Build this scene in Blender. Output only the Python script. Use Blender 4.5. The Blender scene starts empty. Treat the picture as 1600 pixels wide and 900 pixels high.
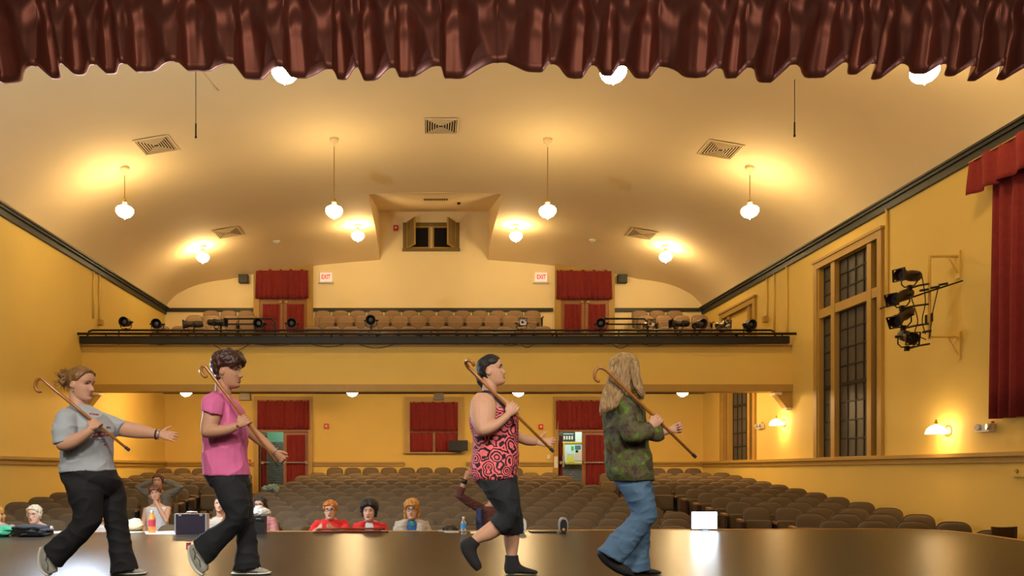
import bpy, bmesh, math, random
import numpy as np
from mathutils import Vector, Matrix, noise

random.seed(7)
SC = bpy.context.scene
COL = SC.collection

# ------------------------------------------------------------------ camera, world, exposure
F, VPX, VPY, CZ = 1200.0, 665.0, 735.0, 0.79        # focal length in px, vanishing point, eye height over the stage
cam_data = bpy.data.cameras.new('camera')
cam = bpy.data.objects.new('camera', cam_data); COL.objects.link(cam)
cam.location = (0, 0, CZ); cam.rotation_euler = (math.pi / 2, 0, 0)
cam_data.sensor_width = 36; cam_data.lens = 36 * F / 1600
cam_data.shift_x = (800 - VPX) / 1600; cam_data.shift_y = (VPY - 450) / 1600
cam_data.clip_end = 200
SC.camera = cam
SC.view_settings.view_transform = 'Standard'; SC.view_settings.look = 'None'
SC.view_settings.exposure = 0.0; SC.view_settings.gamma = 1.0
SC.view_settings.use_curve_mapping = False

world = bpy.data.worlds.new('world'); SC.world = world; world.use_nodes = True
world.node_tree.nodes['Background'].inputs['Color'].default_value = (0.03, 0.028, 0.026, 1)
world.node_tree.nodes['Background'].inputs['Strength'].default_value = 1.0

WARM = (1.0, 0.75, 0.37)
GLOBE_POWER, BOWL_POWER, SCONCE_POWER = 84.0, 250.0, 34.0


def lamp(name, kind, loc, energy, color, aim=None, **kw):
    d = bpy.data.lights.new(name, kind); d.energy = energy; d.color = color
    for k, v in kw.items(): setattr(d, k, v)
    o = bpy.data.objects.new(name, d); COL.objects.link(o); o.location = loc
    if aim: o.rotation_euler = (Vector(aim) - Vector(loc)).to_track_quat('-Z', 'Y').to_euler()
    return o


def P(px, py, D):
    """the point of the hall that stands D metres from the eye, seen at a pixel of the 1600x900 frame"""
    return Vector(((px - VPX) / F * D, D, CZ + (VPY - py) / F * D))


# assumed stage work lights hung over the boards, added valance fill, assumed cool stand lamp, assumed lobby light
for sx, ax, en, cl in ((-3.2, -2.2, 700, (1.0, 0.90, 0.78)), (-.2, -.4, 700, (1.0, 0.92, 0.82)), (2.8, 1.6, 700, (1.0, 0.88, 0.72))):
    lamp('assumed_stage_spotlight', 'SPOT', (sx, 0.3, 4.7), en, cl, (ax, 6.0, 0.4), spot_size=math.radians(56), spot_blend=.55, shadow_soft_size=.35)  # unseen spots, assumed overhead to light the walkers from the front
lamp('added_valance_light', 'AREA', (0.2, -1.2, 4.1), 185, (1.0, 0.80, 0.62), (0.2, 6.6, 4.0), shape='RECTANGLE', size=9.0, size_y=0.7)  # unseen area light, added so the valance satin catches highlights
lamp('assumed_stand_lamp_light', 'POINT', P(120, 603, 8.86), 560, (0.66, 0.82, 1.0), shadow_soft_size=0.07)  # unseen source, assumed behind the first walker for the cool rim light
lamp('assumed_lobby_light', 'AREA', (-4.0, 24.2, 3.4), 45, (0.85, 1.0, 0.85), (-4.0, 24.6, 0), size=1.2)  # unseen lobby lamps, assumed so that both doorways look lit
lamp('assumed_lobby_light', 'AREA', (4.4, 24.3, 3.4), 110, (0.95, 1.0, 0.92), (4.4, 24.9, 1.2), size=1.2)


# ------------------------------------------------------------------ materials
def hexc(h):
    h = h.lstrip('#'); out = []
    for i in (0, 2, 4):
        v = int(h[i:i + 2], 16) / 255
        out.append(v / 12.92 if v <= .04045 else ((v + .055) / 1.055) ** 2.4)
    return tuple(out)


MATS = {}


def M(name, col, rough=.6, metal=0.0, var=.12, scale=6.0, bump=0.0, bscale=60.0, sheen=0.0, emit=0.0, spec=.5, trans=0.0, coat=0.0, stretch=None):
    if name in MATS: return MATS[name]
    if isinstance(col, str): col = hexc(col)
    m = bpy.data.materials.new(name); m.use_nodes = True; nt = m.node_tree; N = nt.nodes; L = nt.links
    b = N['Principled BSDF']
    tc = N.new('ShaderNodeTexCoord'); src = tc.outputs['Object']
    if stretch:
        mp = N.new('ShaderNodeMapping'); mp.inputs['Scale'].default_value = stretch; L.new(src, mp.inputs['Vector']); src = mp.outputs['Vector']
    nz = N.new('ShaderNodeTexNoise'); nz.inputs['Scale'].default_value = scale; nz.inputs['Detail'].default_value = 4
    L.new(src, nz.inputs['Vector'])
    mx = N.new('ShaderNodeMix'); mx.data_type = 'RGBA'
    mx.inputs[6].default_value = (*[c * (1 - var) for c in col], 1); mx.inputs[7].default_value = (*[min(1, c * (1 + var)) for c in col], 1)
    L.new(nz.outputs['Fac'], mx.inputs[0]); L.new(mx.outputs[2], b.inputs['Base Color'])
    b.inputs['Roughness'].default_value = rough; b.inputs['Metallic'].default_value = metal
    b.inputs['Specular IOR Level'].default_value = spec
    if sheen: b.inputs['Sheen Weight'].default_value = sheen; b.inputs['Sheen Tint'].default_value = (*[min(1, c * 2 + .1) for c in col], 1)
    if coat: b.inputs['Coat Weight'].default_value = coat
    if trans: b.inputs['Transmission Weight'].default_value = trans
    if emit:
        b.inputs['Emission Strength'].default_value = emit; b.inputs['Emission Color'].default_value = (*col, 1)
    if bump:
        n2 = N.new('ShaderNodeTexNoise'); n2.inputs['Scale'].default_value = bscale; n2.inputs['Detail'].default_value = 5
        L.new(src, n2.inputs['Vector'])
        bp = N.new('ShaderNodeBump'); bp.inputs['Strength'].default_value = bump; bp.inputs['Distance'].default_value = .01
        L.new(n2.outputs['Fac'], bp.inputs['Height']); L.new(bp.outputs['Normal'], b.inputs['Normal'])
    MATS[name] = m
    return m


def ramp_mat(name, stops, kind='noise', scale=10, rough=.7, distort=2.0, detail=4, bump=0, stretch=None, dist_scale=None):
    """colour bands out of a noise / wave / voronoi pattern"""
    if name in MATS: return MATS[name]
    m = bpy.data.materials.new(name); m.use_nodes = True; nt = m.node_tree; N = nt.nodes; L = nt.links
    b = N['Principled BSDF']; b.inputs['Roughness'].default_value = rough
    tc = N.new('ShaderNodeTexCoord'); src = tc.outputs['Object']
    if stretch:
        mp = N.new('ShaderNodeMapping'); mp.inputs['Scale'].default_value = stretch; L.new(src, mp.inputs['Vector']); src = mp.outputs['Vector']
    if dist_scale:
        dn = N.new('ShaderNodeTexNoise'); dn.inputs['Scale'].default_value = dist_scale; L.new(src, dn.inputs['Vector'])
        ad = N.new('ShaderNodeVectorMath'); ad.operation = 'MULTIPLY_ADD'; ad.inputs[1].default_value = (.12, .12, .12)
        L.new(dn.outputs['Color'], ad.inputs[0]); L.new(src, ad.inputs[2]); src = ad.outputs[0]
    if kind == 'noise':
        t = N.new('ShaderNodeTexNoise'); t.inputs['Scale'].default_value = scale; t.inputs['Detail'].default_value = detail; t.inputs['Distortion'].default_value = distort; t.inputs['Roughness'].default_value = .68 if detail > 8 else .5
        fac = t.outputs['Fac']
    elif kind == 'wave':
        t = N.new('ShaderNodeTexWave'); t.wave_type = 'RINGS'; t.rings_direction = 'SPHERICAL'; t.inputs['Scale'].default_value = scale; t.inputs['Distortion'].default_value = distort; t.inputs['Detail'].default_value = 1; t.inputs['Detail Scale'].default_value = 1.6
        fac = t.outputs['Fac']
    elif kind == 'band':
        t = N.new('ShaderNodeTexWave'); t.bands_direction = 'Z'; t.inputs['Scale'].default_value = scale; t.inputs['Distortion'].default_value = distort; t.inputs['Detail'].default_value = 2
        fac = t.outputs['Fac']
    elif kind == 'roses':
        v = N.new('ShaderNodeTexVoronoi'); v.inputs['Scale'].default_value = 11.5; L.new(src, v.inputs['Vector'])
        ml = N.new('ShaderNodeMath'); ml.operation = 'MULTIPLY'; ml.inputs[1].default_value = scale; L.new(v.outputs['Distance'], ml.inputs[0])
        nn = N.new('ShaderNodeTexNoise'); nn.inputs['Scale'].default_value = 13; L.new(src, nn.inputs['Vector'])
        ma = N.new('ShaderNodeMath'); ma.operation = 'MULTIPLY_ADD'; ma.inputs[1].default_value = 19; L.new(nn.outputs['Fac'], ma.inputs[0]); L.new(ml.outputs[0], ma.inputs[2])
        t = N.new('ShaderNodeMath'); t.operation = 'SINE'; L.new(ma.outputs[0], t.inputs[0])
        mr = N.new('ShaderNodeMapRange'); mr.inputs['From Min'].default_value = -1; L.new(t.outputs[0], mr.inputs['Value']); fac = mr.outputs['Result']
        t = None
    if t is not None: L.new(src, t.inputs['Vector'])
    r = N.new('ShaderNodeValToRGB'); e = r.color_ramp.elements
    while len(e) < len(stops): e.new(.5)
    for el, (p, c) in zip(e, stops): el.position = p; el.color = (*(hexc(c) if isinstance(c, str) else c), 1)
    L.new(fac, r.inputs['Fac']); L.new(r.outputs['Color'], b.inputs['Base Color'])
    if bump:
        bp = N.new('ShaderNodeBump'); bp.inputs['Strength'].default_value = bump; bp.inputs['Distance'].default_value = .01
        L.new(fac, bp.inputs['Height']); L.new(bp.outputs['Normal'], b.inputs['Normal'])
    MATS[name] = m
    return m


m_wall = M('painted_wall_yellow', (0.70, 0.485, 0.118), .75, var=.06, scale=1.2, bump=.12, bscale=90)
m_upper = M('painted_upper_wall_cream', (0.90, 0.73, 0.42), .75, var=.05, scale=1.2, bump=.08, bscale=90)
m_ceil = M('ceiling_plaster', (0.84, 0.64, 0.36), .8, var=.05, scale=.8, bump=.05, bscale=60)
m_trim = M('painted_trim_tan', (0.42, 0.25, 0.055), .5, var=.1, scale=5)
m_dark = M('cornice_dark_grey', (0.022, 0.021, 0.018), .5, var=.2)
m_stage = M('stage_floor_vinyl', (0.034, 0.026, 0.019), .30, spec=.22, var=.45, scale=3.0, bump=.22, bscale=34, stretch=(1, 2.5, 1))
m_nosing = M('stage_edge_wood', (0.50, 0.28, 0.09), .4, var=.2, scale=12, stretch=(1, 8, 8))
m_floor = M('hall_floor', (0.10, 0.06, 0.035), .6, var=.2)
m_black = M('black_paint', (0.007, 0.0065, 0.006), .5, var=.2)
m_iron = M('black_metal', (0.018, 0.016, 0.014), .35, metal=.4, var=.2)
m_pane = M('night_window_glass', (0.070, 0.056, 0.042), .5, var=.25, scale=4)
m_lead = M('window_lead_bar', (0.020, 0.017, 0.013), .6)
m_globe = M('opal_globe_glass', WARM, .3, var=0, emit=GLOBE_POWER)
m_bowl = M('opal_bowl_glass', (1.0, .68, .32), .3, var=0, emit=BOWL_POWER)
m_sconce = M('opal_sconce_glass', (1.0, .70, .35), .3, var=0, emit=SCONCE_POWER)
m_brass = M('aged_brass', (0.45, 0.30, 0.11), .35, metal=.9, var=.15)
m_white = M('white_plastic', (0.75, 0.72, 0.66), .45, var=.04)
m_red = M('red_plastic', (0.60, 0.02, 0.015), .4, var=.05)
m_curt = M('red_velour', (0.21, 0.012, 0.010), .85, var=.25, scale=14, sheen=.25, bump=.2, bscale=60)
m_valance = M('maroon_satin', (0.33, 0.112, 0.076), .44, metal=.55, var=.25, scale=5, bump=.10, bscale=9, stretch=(1, 1, .5))
m_door = M('stained_door_wood', (0.30, 0.115, 0.04), .45, var=.25, scale=9, stretch=(6, 6, 1))
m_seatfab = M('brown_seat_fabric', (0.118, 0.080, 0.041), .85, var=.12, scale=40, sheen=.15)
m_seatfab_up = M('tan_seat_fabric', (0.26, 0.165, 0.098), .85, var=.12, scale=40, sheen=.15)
m_seatshell = M('dark_seat_shell', (0.045, 0.028, 0.015), .5, var=.1)
m_arm = M('wood_armrest', (0.30, 0.16, 0.06), .4, var=.2, scale=30)
m_endpanel = M('dark_aisle_panel', (0.045, 0.018, 0.011), .4, var=.3, scale=12)
m_skin = M('skin', (0.56, 0.305, 0.19), .6, var=.10, scale=18, bump=.04, bscale=120)
m_skin_tan = M('skin_tanned', (0.46, 0.235, 0.135), .6, var=.10, scale=18, bump=.04, bscale=120)
m_lip = M('lips', (0.38, 0.11, 0.09), .45, var=.05)
m_eye = M('eye_dark', (0.018, 0.012, 0.010), .3, var=.05)
m_eyewhite = M('eye_white', (0.62, 0.55, 0.48), .35, var=.03)
m_cane = M('varnished_cane', (0.36, 0.135, 0.026), .28, var=.35, scale=16, coat=.4, stretch=(2, 2, 2))
m_rubber = M('black_rubber', (0.012, 0.012, 0.012), .6)
m_paper = M('white_paper', (0.78, 0.74, 0.66), .7, var=.04)
m_silver = M('brushed_silver', (0.55, 0.55, 0.55), .35, metal=.8, var=.05)
m_mint = M('mint_painted_wall', (0.30, 0.62, 0.44), .6, var=.05)


def brick_mat():
    m = bpy.data.materials.new('lobby_brick'); m.use_nodes = True; N = m.node_tree.nodes; L = m.node_tree.links
    b = N['Principled BSDF']; b.inputs['Roughness'].default_value = .8
    tc = N.new('ShaderNodeTexCoord'); mp = N.new('ShaderNodeMapping'); mp.inputs['Rotation'].default_value = (math.pi / 2, 0, 0)
    br = N.new('ShaderNodeTexBrick'); br.inputs['Scale'].default_value = 3.2
    br.inputs['Color1'].default_value = (.27, .24, .20, 1); br.inputs['Color2'].default_value = (.19, .17, .145, 1); br.inputs['Mortar'].default_value = (.10, .09, .075, 1)
    L.new(tc.outputs['Object'], mp.inputs['Vector']); L.new(mp.outputs['Vector'], br.inputs['Vector']); L.new(br.outputs['Color'], b.inputs['Base Color'])
    return m


m_brick = brick_mat()


# ------------------------------------------------------------------ mesh helpers
class MB:
    def __init__(s): s.v = []; s.f = []

    def add(s, vs, fs):
        o = len(s.v); s.v += [Vector(v) for v in vs]; s.f += [tuple(i + o for i in f) for f in fs]; return s

    def box(s, c, size, rot=None):
        hx, hy, hz = (k / 2 for k in size); vs = []
        for x in (-hx, hx):
            for y in (-hy, hy):
                for z in (-hz, hz):
                    p = Vector((x, y, z))
                    if rot is not None: p = rot @ p
                    vs.append(p + Vector(c))
        return s.add(vs, [(0, 1, 3, 2), (4, 6, 7, 5), (0, 4, 5, 1), (2, 3, 7, 6), (0, 2, 6, 4), (1, 5, 7, 3)])

    def bbox(s, a, b):
        return s.box([(p + q) / 2 for p, q in zip(a, b)], [abs(q - p) for p, q in zip(a, b)])

    def tube(s, pts, r, n=8, caps=True):
        pts = [Vector(p) for p in pts]; k = len(pts); rs = r if isinstance(r, (list, tuple)) else [r] * k
        t0 = (pts[1] - pts[0]).normalized()
        a = t0.orthogonal().normalized(); vs = []; prev = t0
        for i, p in enumerate(pts):
            t = (pts[min(i + 1, k - 1)] - pts[max(i - 1, 0)]).normalized()
            if t.length < 1e-6: t = prev
            q = prev.rotation_difference(t); a = (q @ a).normalized(); prev = t
            b = t.cross(a)
            for j in range(n):
                w = 2 * math.pi * j / n
                vs.append(p + (a * math.cos(w) + b * math.sin(w)) * rs[i])
        fs = [(i * n + j, i * n + (j + 1) % n, (i + 1) * n + (j + 1) % n, (i + 1) * n + j) for i in range(k - 1) for j in range(n)]
        if caps: fs += [tuple(range(n - 1, -1, -1)), tuple((k - 1) * n + j for j in range(n))]
        return s.add(vs, fs)

    def lathe(s, prof, n=20, c=(0, 0, 0), rot=None):
        vs = []
        for r, z in prof:
            for j in range(n):
                w = 2 * math.pi * j / n; p = Vector((r * math.cos(w), r * math.sin(w), z))
                if rot is not None: p = rot @ p
                vs.append(p + Vector(c))
        k = len(prof)
        fs = [(i * n + j, i * n + (j + 1) % n, (i + 1) * n + (j + 1) % n, (i + 1) * n + j) for i in range(k - 1) for j in range(n)]
        fs += [tuple(range(n - 1, -1, -1)), tuple((k - 1) * n + j for j in range(n))]
        return s.add(vs, fs)

    def ball(s, c, rx, ry=None, rz=None, rot=None, n=14):
        ry = rx if ry is None else ry; rz = rx if rz is None else rz; vs = []; fs = []; h = n // 2
        for i in range(1, h):
            a = math.pi * i / h
            for j in range(n):
                w = 2 * math.pi * j / n
                p = Vector((rx * math.sin(a) * math.cos(w), ry * math.sin(a) * math.sin(w), rz * math.cos(a)))
                if rot is not None: p = rot @ p
                vs.append(p + Vector(c))
        top = Vector((0, 0, rz)); bot = Vector((0, 0, -rz))
        if rot is not None: top = rot @ top; bot = rot @ bot
        vs += [top + Vector(c), bot + Vector(c)]; T = len(vs) - 2
        for i in range(h - 2):
            for j in range(n): fs.append((i * n + j, (i + 1) * n + j, (i + 1) * n + (j + 1) % n, i * n + (j + 1) % n))
        for j in range(n):
            fs.append((T, j, (j + 1) % n)); fs.append((T + 1, (h - 2) * n + (j + 1) % n, (h - 2) * n + j))
        return s.add(vs, fs)

    def prism(s, poly, d):
        """closed planar polygon pushed along the vector d"""
        n = len(poly); d = Vector(d); poly = [Vector(p) for p in poly]
        return s.add(poly + [p + d for p in poly], [tuple(range(n - 1, -1, -1)), tuple(range(n, 2 * n))] + [(i, (i + 1) % n, n + (i + 1) % n, n + i) for i in range(n)])

    def rings(s, R, closed=True):
        """list of rings with the same number of points, capped"""
        n = len(R[0]); k = len(R); vs = [p for r in R for p in r]
        fs = [(i * n + j, i * n + (j + 1) % n, (i + 1) * n + (j + 1) % n, (i + 1) * n + j) for i in range(k - 1) for j in range(n)]
        if closed: fs += [tuple(range(n - 1, -1, -1)), tuple((k - 1) * n + j for j in range(n))]
        return s.add(vs, fs)

    def mesh(s, name, org=(0, 0, 0)):
        o = Vector(org); me = bpy.data.meshes.new(name)
        me.from_pydata([v - o for v in s.v], [], s.f); me.update()
        bm = bmesh.new(); bm.from_mesh(me); bmesh.ops.recalc_face_normals(bm, faces=bm.faces); bm.to_mesh(me); bm.free()
        return me

    def build(s, name, mat, parent=None, loc=None, smooth=False, local=False):
        org = Vector(loc) if loc is not None else Vector((0, 0, 0))
        if parent is not None and not local: org = wloc(parent) + org
        if local: me = s.mesh(name); pos = org
        else:
            me = s.mesh(name, org); pos = Vector((0, 0, 0)) if parent is not None and loc is None else Vector(loc or (0, 0, 0))
        return link(name, me, mat, parent, pos, smooth)


def wloc(o):
    v = Vector(o.location)
    while o.parent is not None: o = o.parent; v += Vector(o.location)
    return v


def link(name, me, mat, parent=None, pos=(0, 0, 0), smooth=False):
    o = bpy.data.objects.new(name, me)
    if mat is not None:
        me.materials.clear(); me.materials.append(mat)
    if smooth:
        me.polygons.foreach_set('use_smooth', [True] * len(me.polygons))
        if smooth == 'auto': me.set_sharp_from_angle(angle=math.radians(40))
    COL.objects.link(o); o.location = pos; o.parent = parent
    return o


def tag(o, label=None, cat=None, group=None, kind=None):
    if label: o['label'] = label
    if cat: o['category'] = cat
    if group: o['group'] = group
    if kind: o['kind'] = kind
    return o


def thing(name, label, cat, loc, group=None, rotz=0):
    o = bpy.data.objects.new(name, None); o.empty_display_size = .1; COL.objects.link(o)
    o.location = loc; o.rotation_euler = (0, 0, rotz)
    return tag(o, label, cat, group)


def struct(name, loc=(0, 0, 0)):
    o = bpy.data.objects.new(name, None); COL.objects.link(o); o.location = loc; o['kind'] = 'structure'; return o


def copy_tree(o, parent=None):
    c = o.copy(); COL.objects.link(c)
    if parent is not None: c.parent = parent
    for ch in o.children: copy_tree(ch, c)
    return c


def catmull(pts, sub=4):
    pts = [np.array(p, float) for p in pts]; out = []
    for i in range(len(pts) - 1):
        p0, p1, p2, p3 = pts[max(i - 1, 0)], pts[i], pts[i + 1], pts[min(i + 2, len(pts) - 1)]
        for k in range(sub):
            t = k / sub
            out.append(.5 * (2 * p1 + (p2 - p0) * t + (2 * p0 - 5 * p1 + 4 * p2 - p3) * t * t + (3 * p1 - p0 - 3 * p2 + p3) * t ** 3))
    out.append(pts[-1]); return out


# ------------------------------------------------------------------ the hall
XL, XR, XC = -7.70, 8.20, 0.25
DB, DBAL, DP = 22.7, 17.2, 7.1          # back wall, balcony front, proscenium
_cx = [0, 1, 2, 3, 4, 5, 5.6, 6.2, 6.7, 7.1, 7.4, 7.65, 7.85, 7.97]
_cz = [7.40, 7.385, 7.32, 7.235, 7.12, 6.98, 6.88, 6.74, 6.55, 6.35, 6.15, 5.95, 5.74, 5.56]
_cd = catmull(list(zip(_cx, _cz)), 4)
_dx = [p[0] for p in _cd]; _dz = [p[1] for p in _cd]


def zceil(x, D=12.0):
    z = float(np.interp(abs(x - XC), _dx, _dz))
    t = max(0.0, (D - (DB - 1.8)) / 1.8)
    return z - .34 * t * t * max(0.0, min(1.0, (7.6 - abs(x - XC)) / 1.5))


def zfloor(x, D):
    t = min(1.0, max(0.0, (abs(x - .21) - 4.4) / 3.3))
    Dc = max(10.6, (D + 2.813 * t) / (1 + .149 * t))
    return -.837 + .0908 * (Dc - 12.24)


AX0, AX1, AD0, AZ0, AZ1 = -1.36, 1.84, 18.25, 7.37, 8.42    # the alcove cut into the ceiling


def build_hall():
    # ceiling: one smooth vault with the alcove cut out
    xs = sorted(set([XL - .02, XR + .02, AX0, AX1] + [XC + s * d for d in _dx for s in (-1, 1) if XL < XC + s * d < XR]))
    ds = [DP - .3, 9, 11, 13, 15, 17, AD0, 19, 20, DB - 1.8, DB - 1.4, DB - 1.0, DB - .6, DB - .3, DB]
    vs = []; fs = []
    for D in ds:
        for x in xs: vs.append((x, D, zceil(x, D)))
    n = len(xs)
    for i in range(len(ds) - 1):
        for j in range(n - 1):
            if ds[i] >= AD0 - 1e-6 and xs[j] >= AX0 - 1e-6 and xs[j + 1] <= AX1 + 1e-6: continue
            fs.append((i * n + j, i * n + j + 1, (i + 1) * n + j + 1, (i + 1) * n + j))
    tag(MB().add(vs, fs).build('ceiling', m_ceil, smooth=True), kind='structure')
    mb = MB()
    dd = [d for d in ds if d >= AD0]
    za = lambda D: AZ0 + .02 + (AZ1 - AZ0) * (D - AD0) / (DB - AD0)
    for x in (AX0, AX1):
        q = [(x, d, zceil(x, d)) for d in dd] + [(x, d, za(d)) for d in reversed(dd)]
        mb.add(q, [tuple(range(len(q)))])
    mb.add([(AX0, AD0, za(AD0)), (AX1, AD0, za(AD0)), (AX1, DB, za(DB)), (AX0, DB, za(DB))], [(0, 1, 2, 3)])
    q = [(x, AD0, zceil(x, AD0)) for x in xs if AX0 <= x <= AX1]
    q = q + [(AX1, AD0, za(AD0)), (AX0, AD0, za(AD0))]
    mb.add(q, [tuple(range(len(q)))])
    tag(mb.build('ceiling_alcove', m_ceil), kind='structure')

    # rectangular wall pieces with openings
    def holed(mb, fn, u0, u1, v0, v1, holes, depth):
        us = sorted({u0, u1, *[h[0] for h in holes], *[h[1] for h in holes]}); vv = sorted({v0, v1, *[h[2] for h in holes], *[h[3] for h in holes]})
        for a, b in zip(us, us[1:]):
            for c, d in zip(vv, vv[1:]):
                if any(h[0] <= a and b <= h[1] and h[2] <= c and d <= h[3] for h in holes): continue
                mb.add([fn(a, c, 0), fn(b, c, 0), fn(b, d, 0), fn(a, d, 0)], [(0, 1, 2, 3)])
        for h in holes:
            for (a, c), (b, d) in (((h[0], h[2]), (h[1], h[2])), ((h[1], h[2]), (h[1], h[3])), ((h[1], h[3]), (h[0], h[3])), ((h[0], h[3]), (h[0], h[2]))):
                mb.add([fn(a, c, 0), fn(b, d, 0), fn(b, d, depth), fn(a, c, depth)], [(0, 1, 2, 3)])
    mb = MB(); holed(mb, lambda u, v, w: (XR + w, u, v), DP, DB, -1.4, 5.62, [WIN1, WIN2], .22)
    tag(mb.build('wall_right', m_wall), kind='structure')
    mb = MB(); holed(mb, lambda u, v, w: (XL - w, u, v), DP, DB, -1.4, 5.62, [], .2)
    tag(mb.build('wall_left', m_wall), kind='structure')
    mb = MB(); holed(mb, lambda u, v, w: (u, DB + w, v), XL, XR, -.9, 3.3, [DOOR1, DOOR2], .25)
    tag(mb.build('wall_back', m_wall), kind='structure')
    mb = MB()
    for a, b in zip(xs, xs[1:]):
        ta, tb = (zceil(a, DB), zceil(b, DB))
        if a >= AX0 - 1e-6 and b <= AX1 + 1e-6: ta = tb = AZ1 + .05
        mb.add([(a, DB, 3.3), (b, DB, 3.3), (b, DB, tb + .01), (a, DB, ta + .01)], [(0, 1, 2, 3)])
    tag(mb.build('wall_back_upper', m_upper), kind='structure')
    # proscenium wall that the valance hangs in
    mb = MB()
    for a, b in (((-9.5, DP - .25, -1.4), (-5.6, DP, 9.2)), ((6.0, DP - .25, -1.4), (9.8, DP, 9.2)), ((-5.6, DP - .25, 5.35), (6.0, DP, 9.2))): mb.bbox(a, b)
    tag(mb.build('wall_front', m_wall), kind='structure')
    # raked hall floor
    gx = [XL, -6.5, -5.4, -4.6, -4.19, -3, 0, 3, 4.61, 5.2, 6, 7, XR]; gd = [8, 9.5, 10.5] + [11 + .5 * i for i in range(24)] + [DB]
    vs = [(x, d, zfloor(x, d)) for d in gd for x in gx]; n = len(gx)
    tag(MB().add(vs, [(i * n + j, i * n + j + 1, (i + 1) * n + j + 1, (i + 1) * n + j) for i in range(len(gd) - 1) for j in range(n - 1)]).build('floor', m_floor, smooth=True), kind='structure')
    # stage: apron with a rounded corner, wooden nosing
    edge = [(-6.75, 7.0), (-6.75, 9.0), (-6.6, 9.45), (-6.2, 9.72), (-5.4, 9.80), (0, 10.02), (5.9, 10.36), (6.45, 10.30), (6.78, 10.05), (6.86, 9.6), (6.72, 8.5), (6.62, 7.0)]
    poly = [(-8.5, -1.5)] + [(-8.5, 7.0)] + edge + [(9.0, 7.0), (9.0, -1.5)]
    s = MB().prism([(x, y, -.12) for x, y in poly], (0, 0, .12)).build('stage_floor', m_stage); tag(s, kind='structure')
    fr = MB()
    for (a, b), (c, d) in zip(edge, edge[1:]): fr.add([(a, b, -.12), (c, d, -.12), (c, d, -1.3), (a, b, -1.3)], [(0, 1, 2, 3)])
    fr.build('stage_front', m_wall, s)
    ns = MB(); q = []
    for i, (x, y) in enumerate(edge):
        a = Vector(edge[max(i - 1, 0)]); b = Vector(edge[min(i + 1, len(edge) - 1)]); t = (b - a).normalized(); nn = Vector((-t.y, t.x))
        o1 = Vector((x, y)) + nn * .025; o2 = Vector((x, y)) - nn * .045
        q.append([Vector((o1.x, o1.y, .006)), Vector((o2.x, o2.y, .006)), Vector((o2.x, o2.y, -.10)), Vector((o1.x, o1.y, -.10))])
    ns.rings(q).build('nosing', m_nosing, s)


# openings, in (depth or x, height)
WIN1 = (13.86, 16.0, 1.06, 4.98)
WIN2 = (19.15, 21.15, 1.06, 4.96)
DOOR1 = (-4.93, -3.46, -.2, 2.84)
DOOR2 = (3.91, 5.41, -.2, 2.84)
build_hall()


def casement(name, win, side_mull, rows_low, rows_up, boarded=False):
    """tall night-dark window in the right wall: casing, mullions, transom and one pane for every light"""
    d0, d1, z0, z1 = win; r = struct(name, (XR, (d0 + d1) / 2, z0))
    mb = MB(); w = .13
    for a, b in (((XR - .06, d0 - w, z0 - .02), (XR + .02, d0, z1 + w)), ((XR - .06, d1, z0 - .02), (XR + .02, d1 + w, z1 + w)), ((XR - .06, d0, z1), (XR + .02, d1, z1 + w))): mb.bbox(a, b)
    for a, b in (((XR - .085, d0 - w - .03, z1 + w), (XR + .02, d1 + w + .03, z1 + w + .05)), ((XR - .03, d0, z0), (XR + .10, d0 + .05, z1)), ((XR - .03, d1 - .05, z0), (XR + .10, d1, z1))): mb.bbox(a, b)
    mb.build('casing', m_trim, r)
    tz = 4.03; a, b = side_mull
    mb = MB().bbox((XR - .02, d0, tz - .09), (XR + .1, d1, tz + .09)); mb.build('transom_bar', m_trim, r)
    for c in (a, b): MB().bbox((XR - .03, c - .07, z0), (XR + .1, c + .07, z1)).build('mullion', m_trim, r)
    pane_me = {}
    cols = [(d0 + .05, a - .07, 1), (a + .07, b - .07, 4), (b + .07, d1 - .05, 1)]
    lead = MB()
    for c0, c1, nc in cols:
        for v0, v1, nr in ((z0, tz - .09, rows_low), (tz + .09, z1, rows_up)):
            if boarded and v0 > 3: continue
            cw, ch = (c1 - c0) / nc, (v1 - v0) / nr; key = (round(cw, 3), round(ch, 3))
            for i in range(nc + 1): lead.bbox((XR + .07, c0 + i * cw - .012, v0), (XR + .10, c0 + i * cw + .012, v1))
            for j in range(nr + 1):
                th = .035 if j == nr // 2 and nr > 4 else .013
                lead.bbox((XR + .07, c0, v0 + j * ch - th), (XR + .10, c1, v0 + j * ch + th))
            for i in range(nc):
                for j in range(nr):
                    if key not in pane_me: pane_me[key] = MB().box((0, 0, 0), (.012, cw - .02, ch - .022)).mesh('pane')
                    link('pane', pane_me[key], m_pane, r, Vector((XR + .095 + random.uniform(-.004, .004), c0 + (i + .5) * cw, v0 + (j + .5) * ch)) - wloc(r))
    lead.build('glazing_bar', m_lead, r)
    if boarded: MB().bbox((XR + .04, d0, tz + .09), (XR + .08, d1, z1)).build('board', m_wall, r)
    return r


casement('window_1', WIN1, (14.16, 15.42), 8, 3)
casement('window_2', WIN2, (19.45, 20.75), 8, 3, boarded=True)


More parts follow.
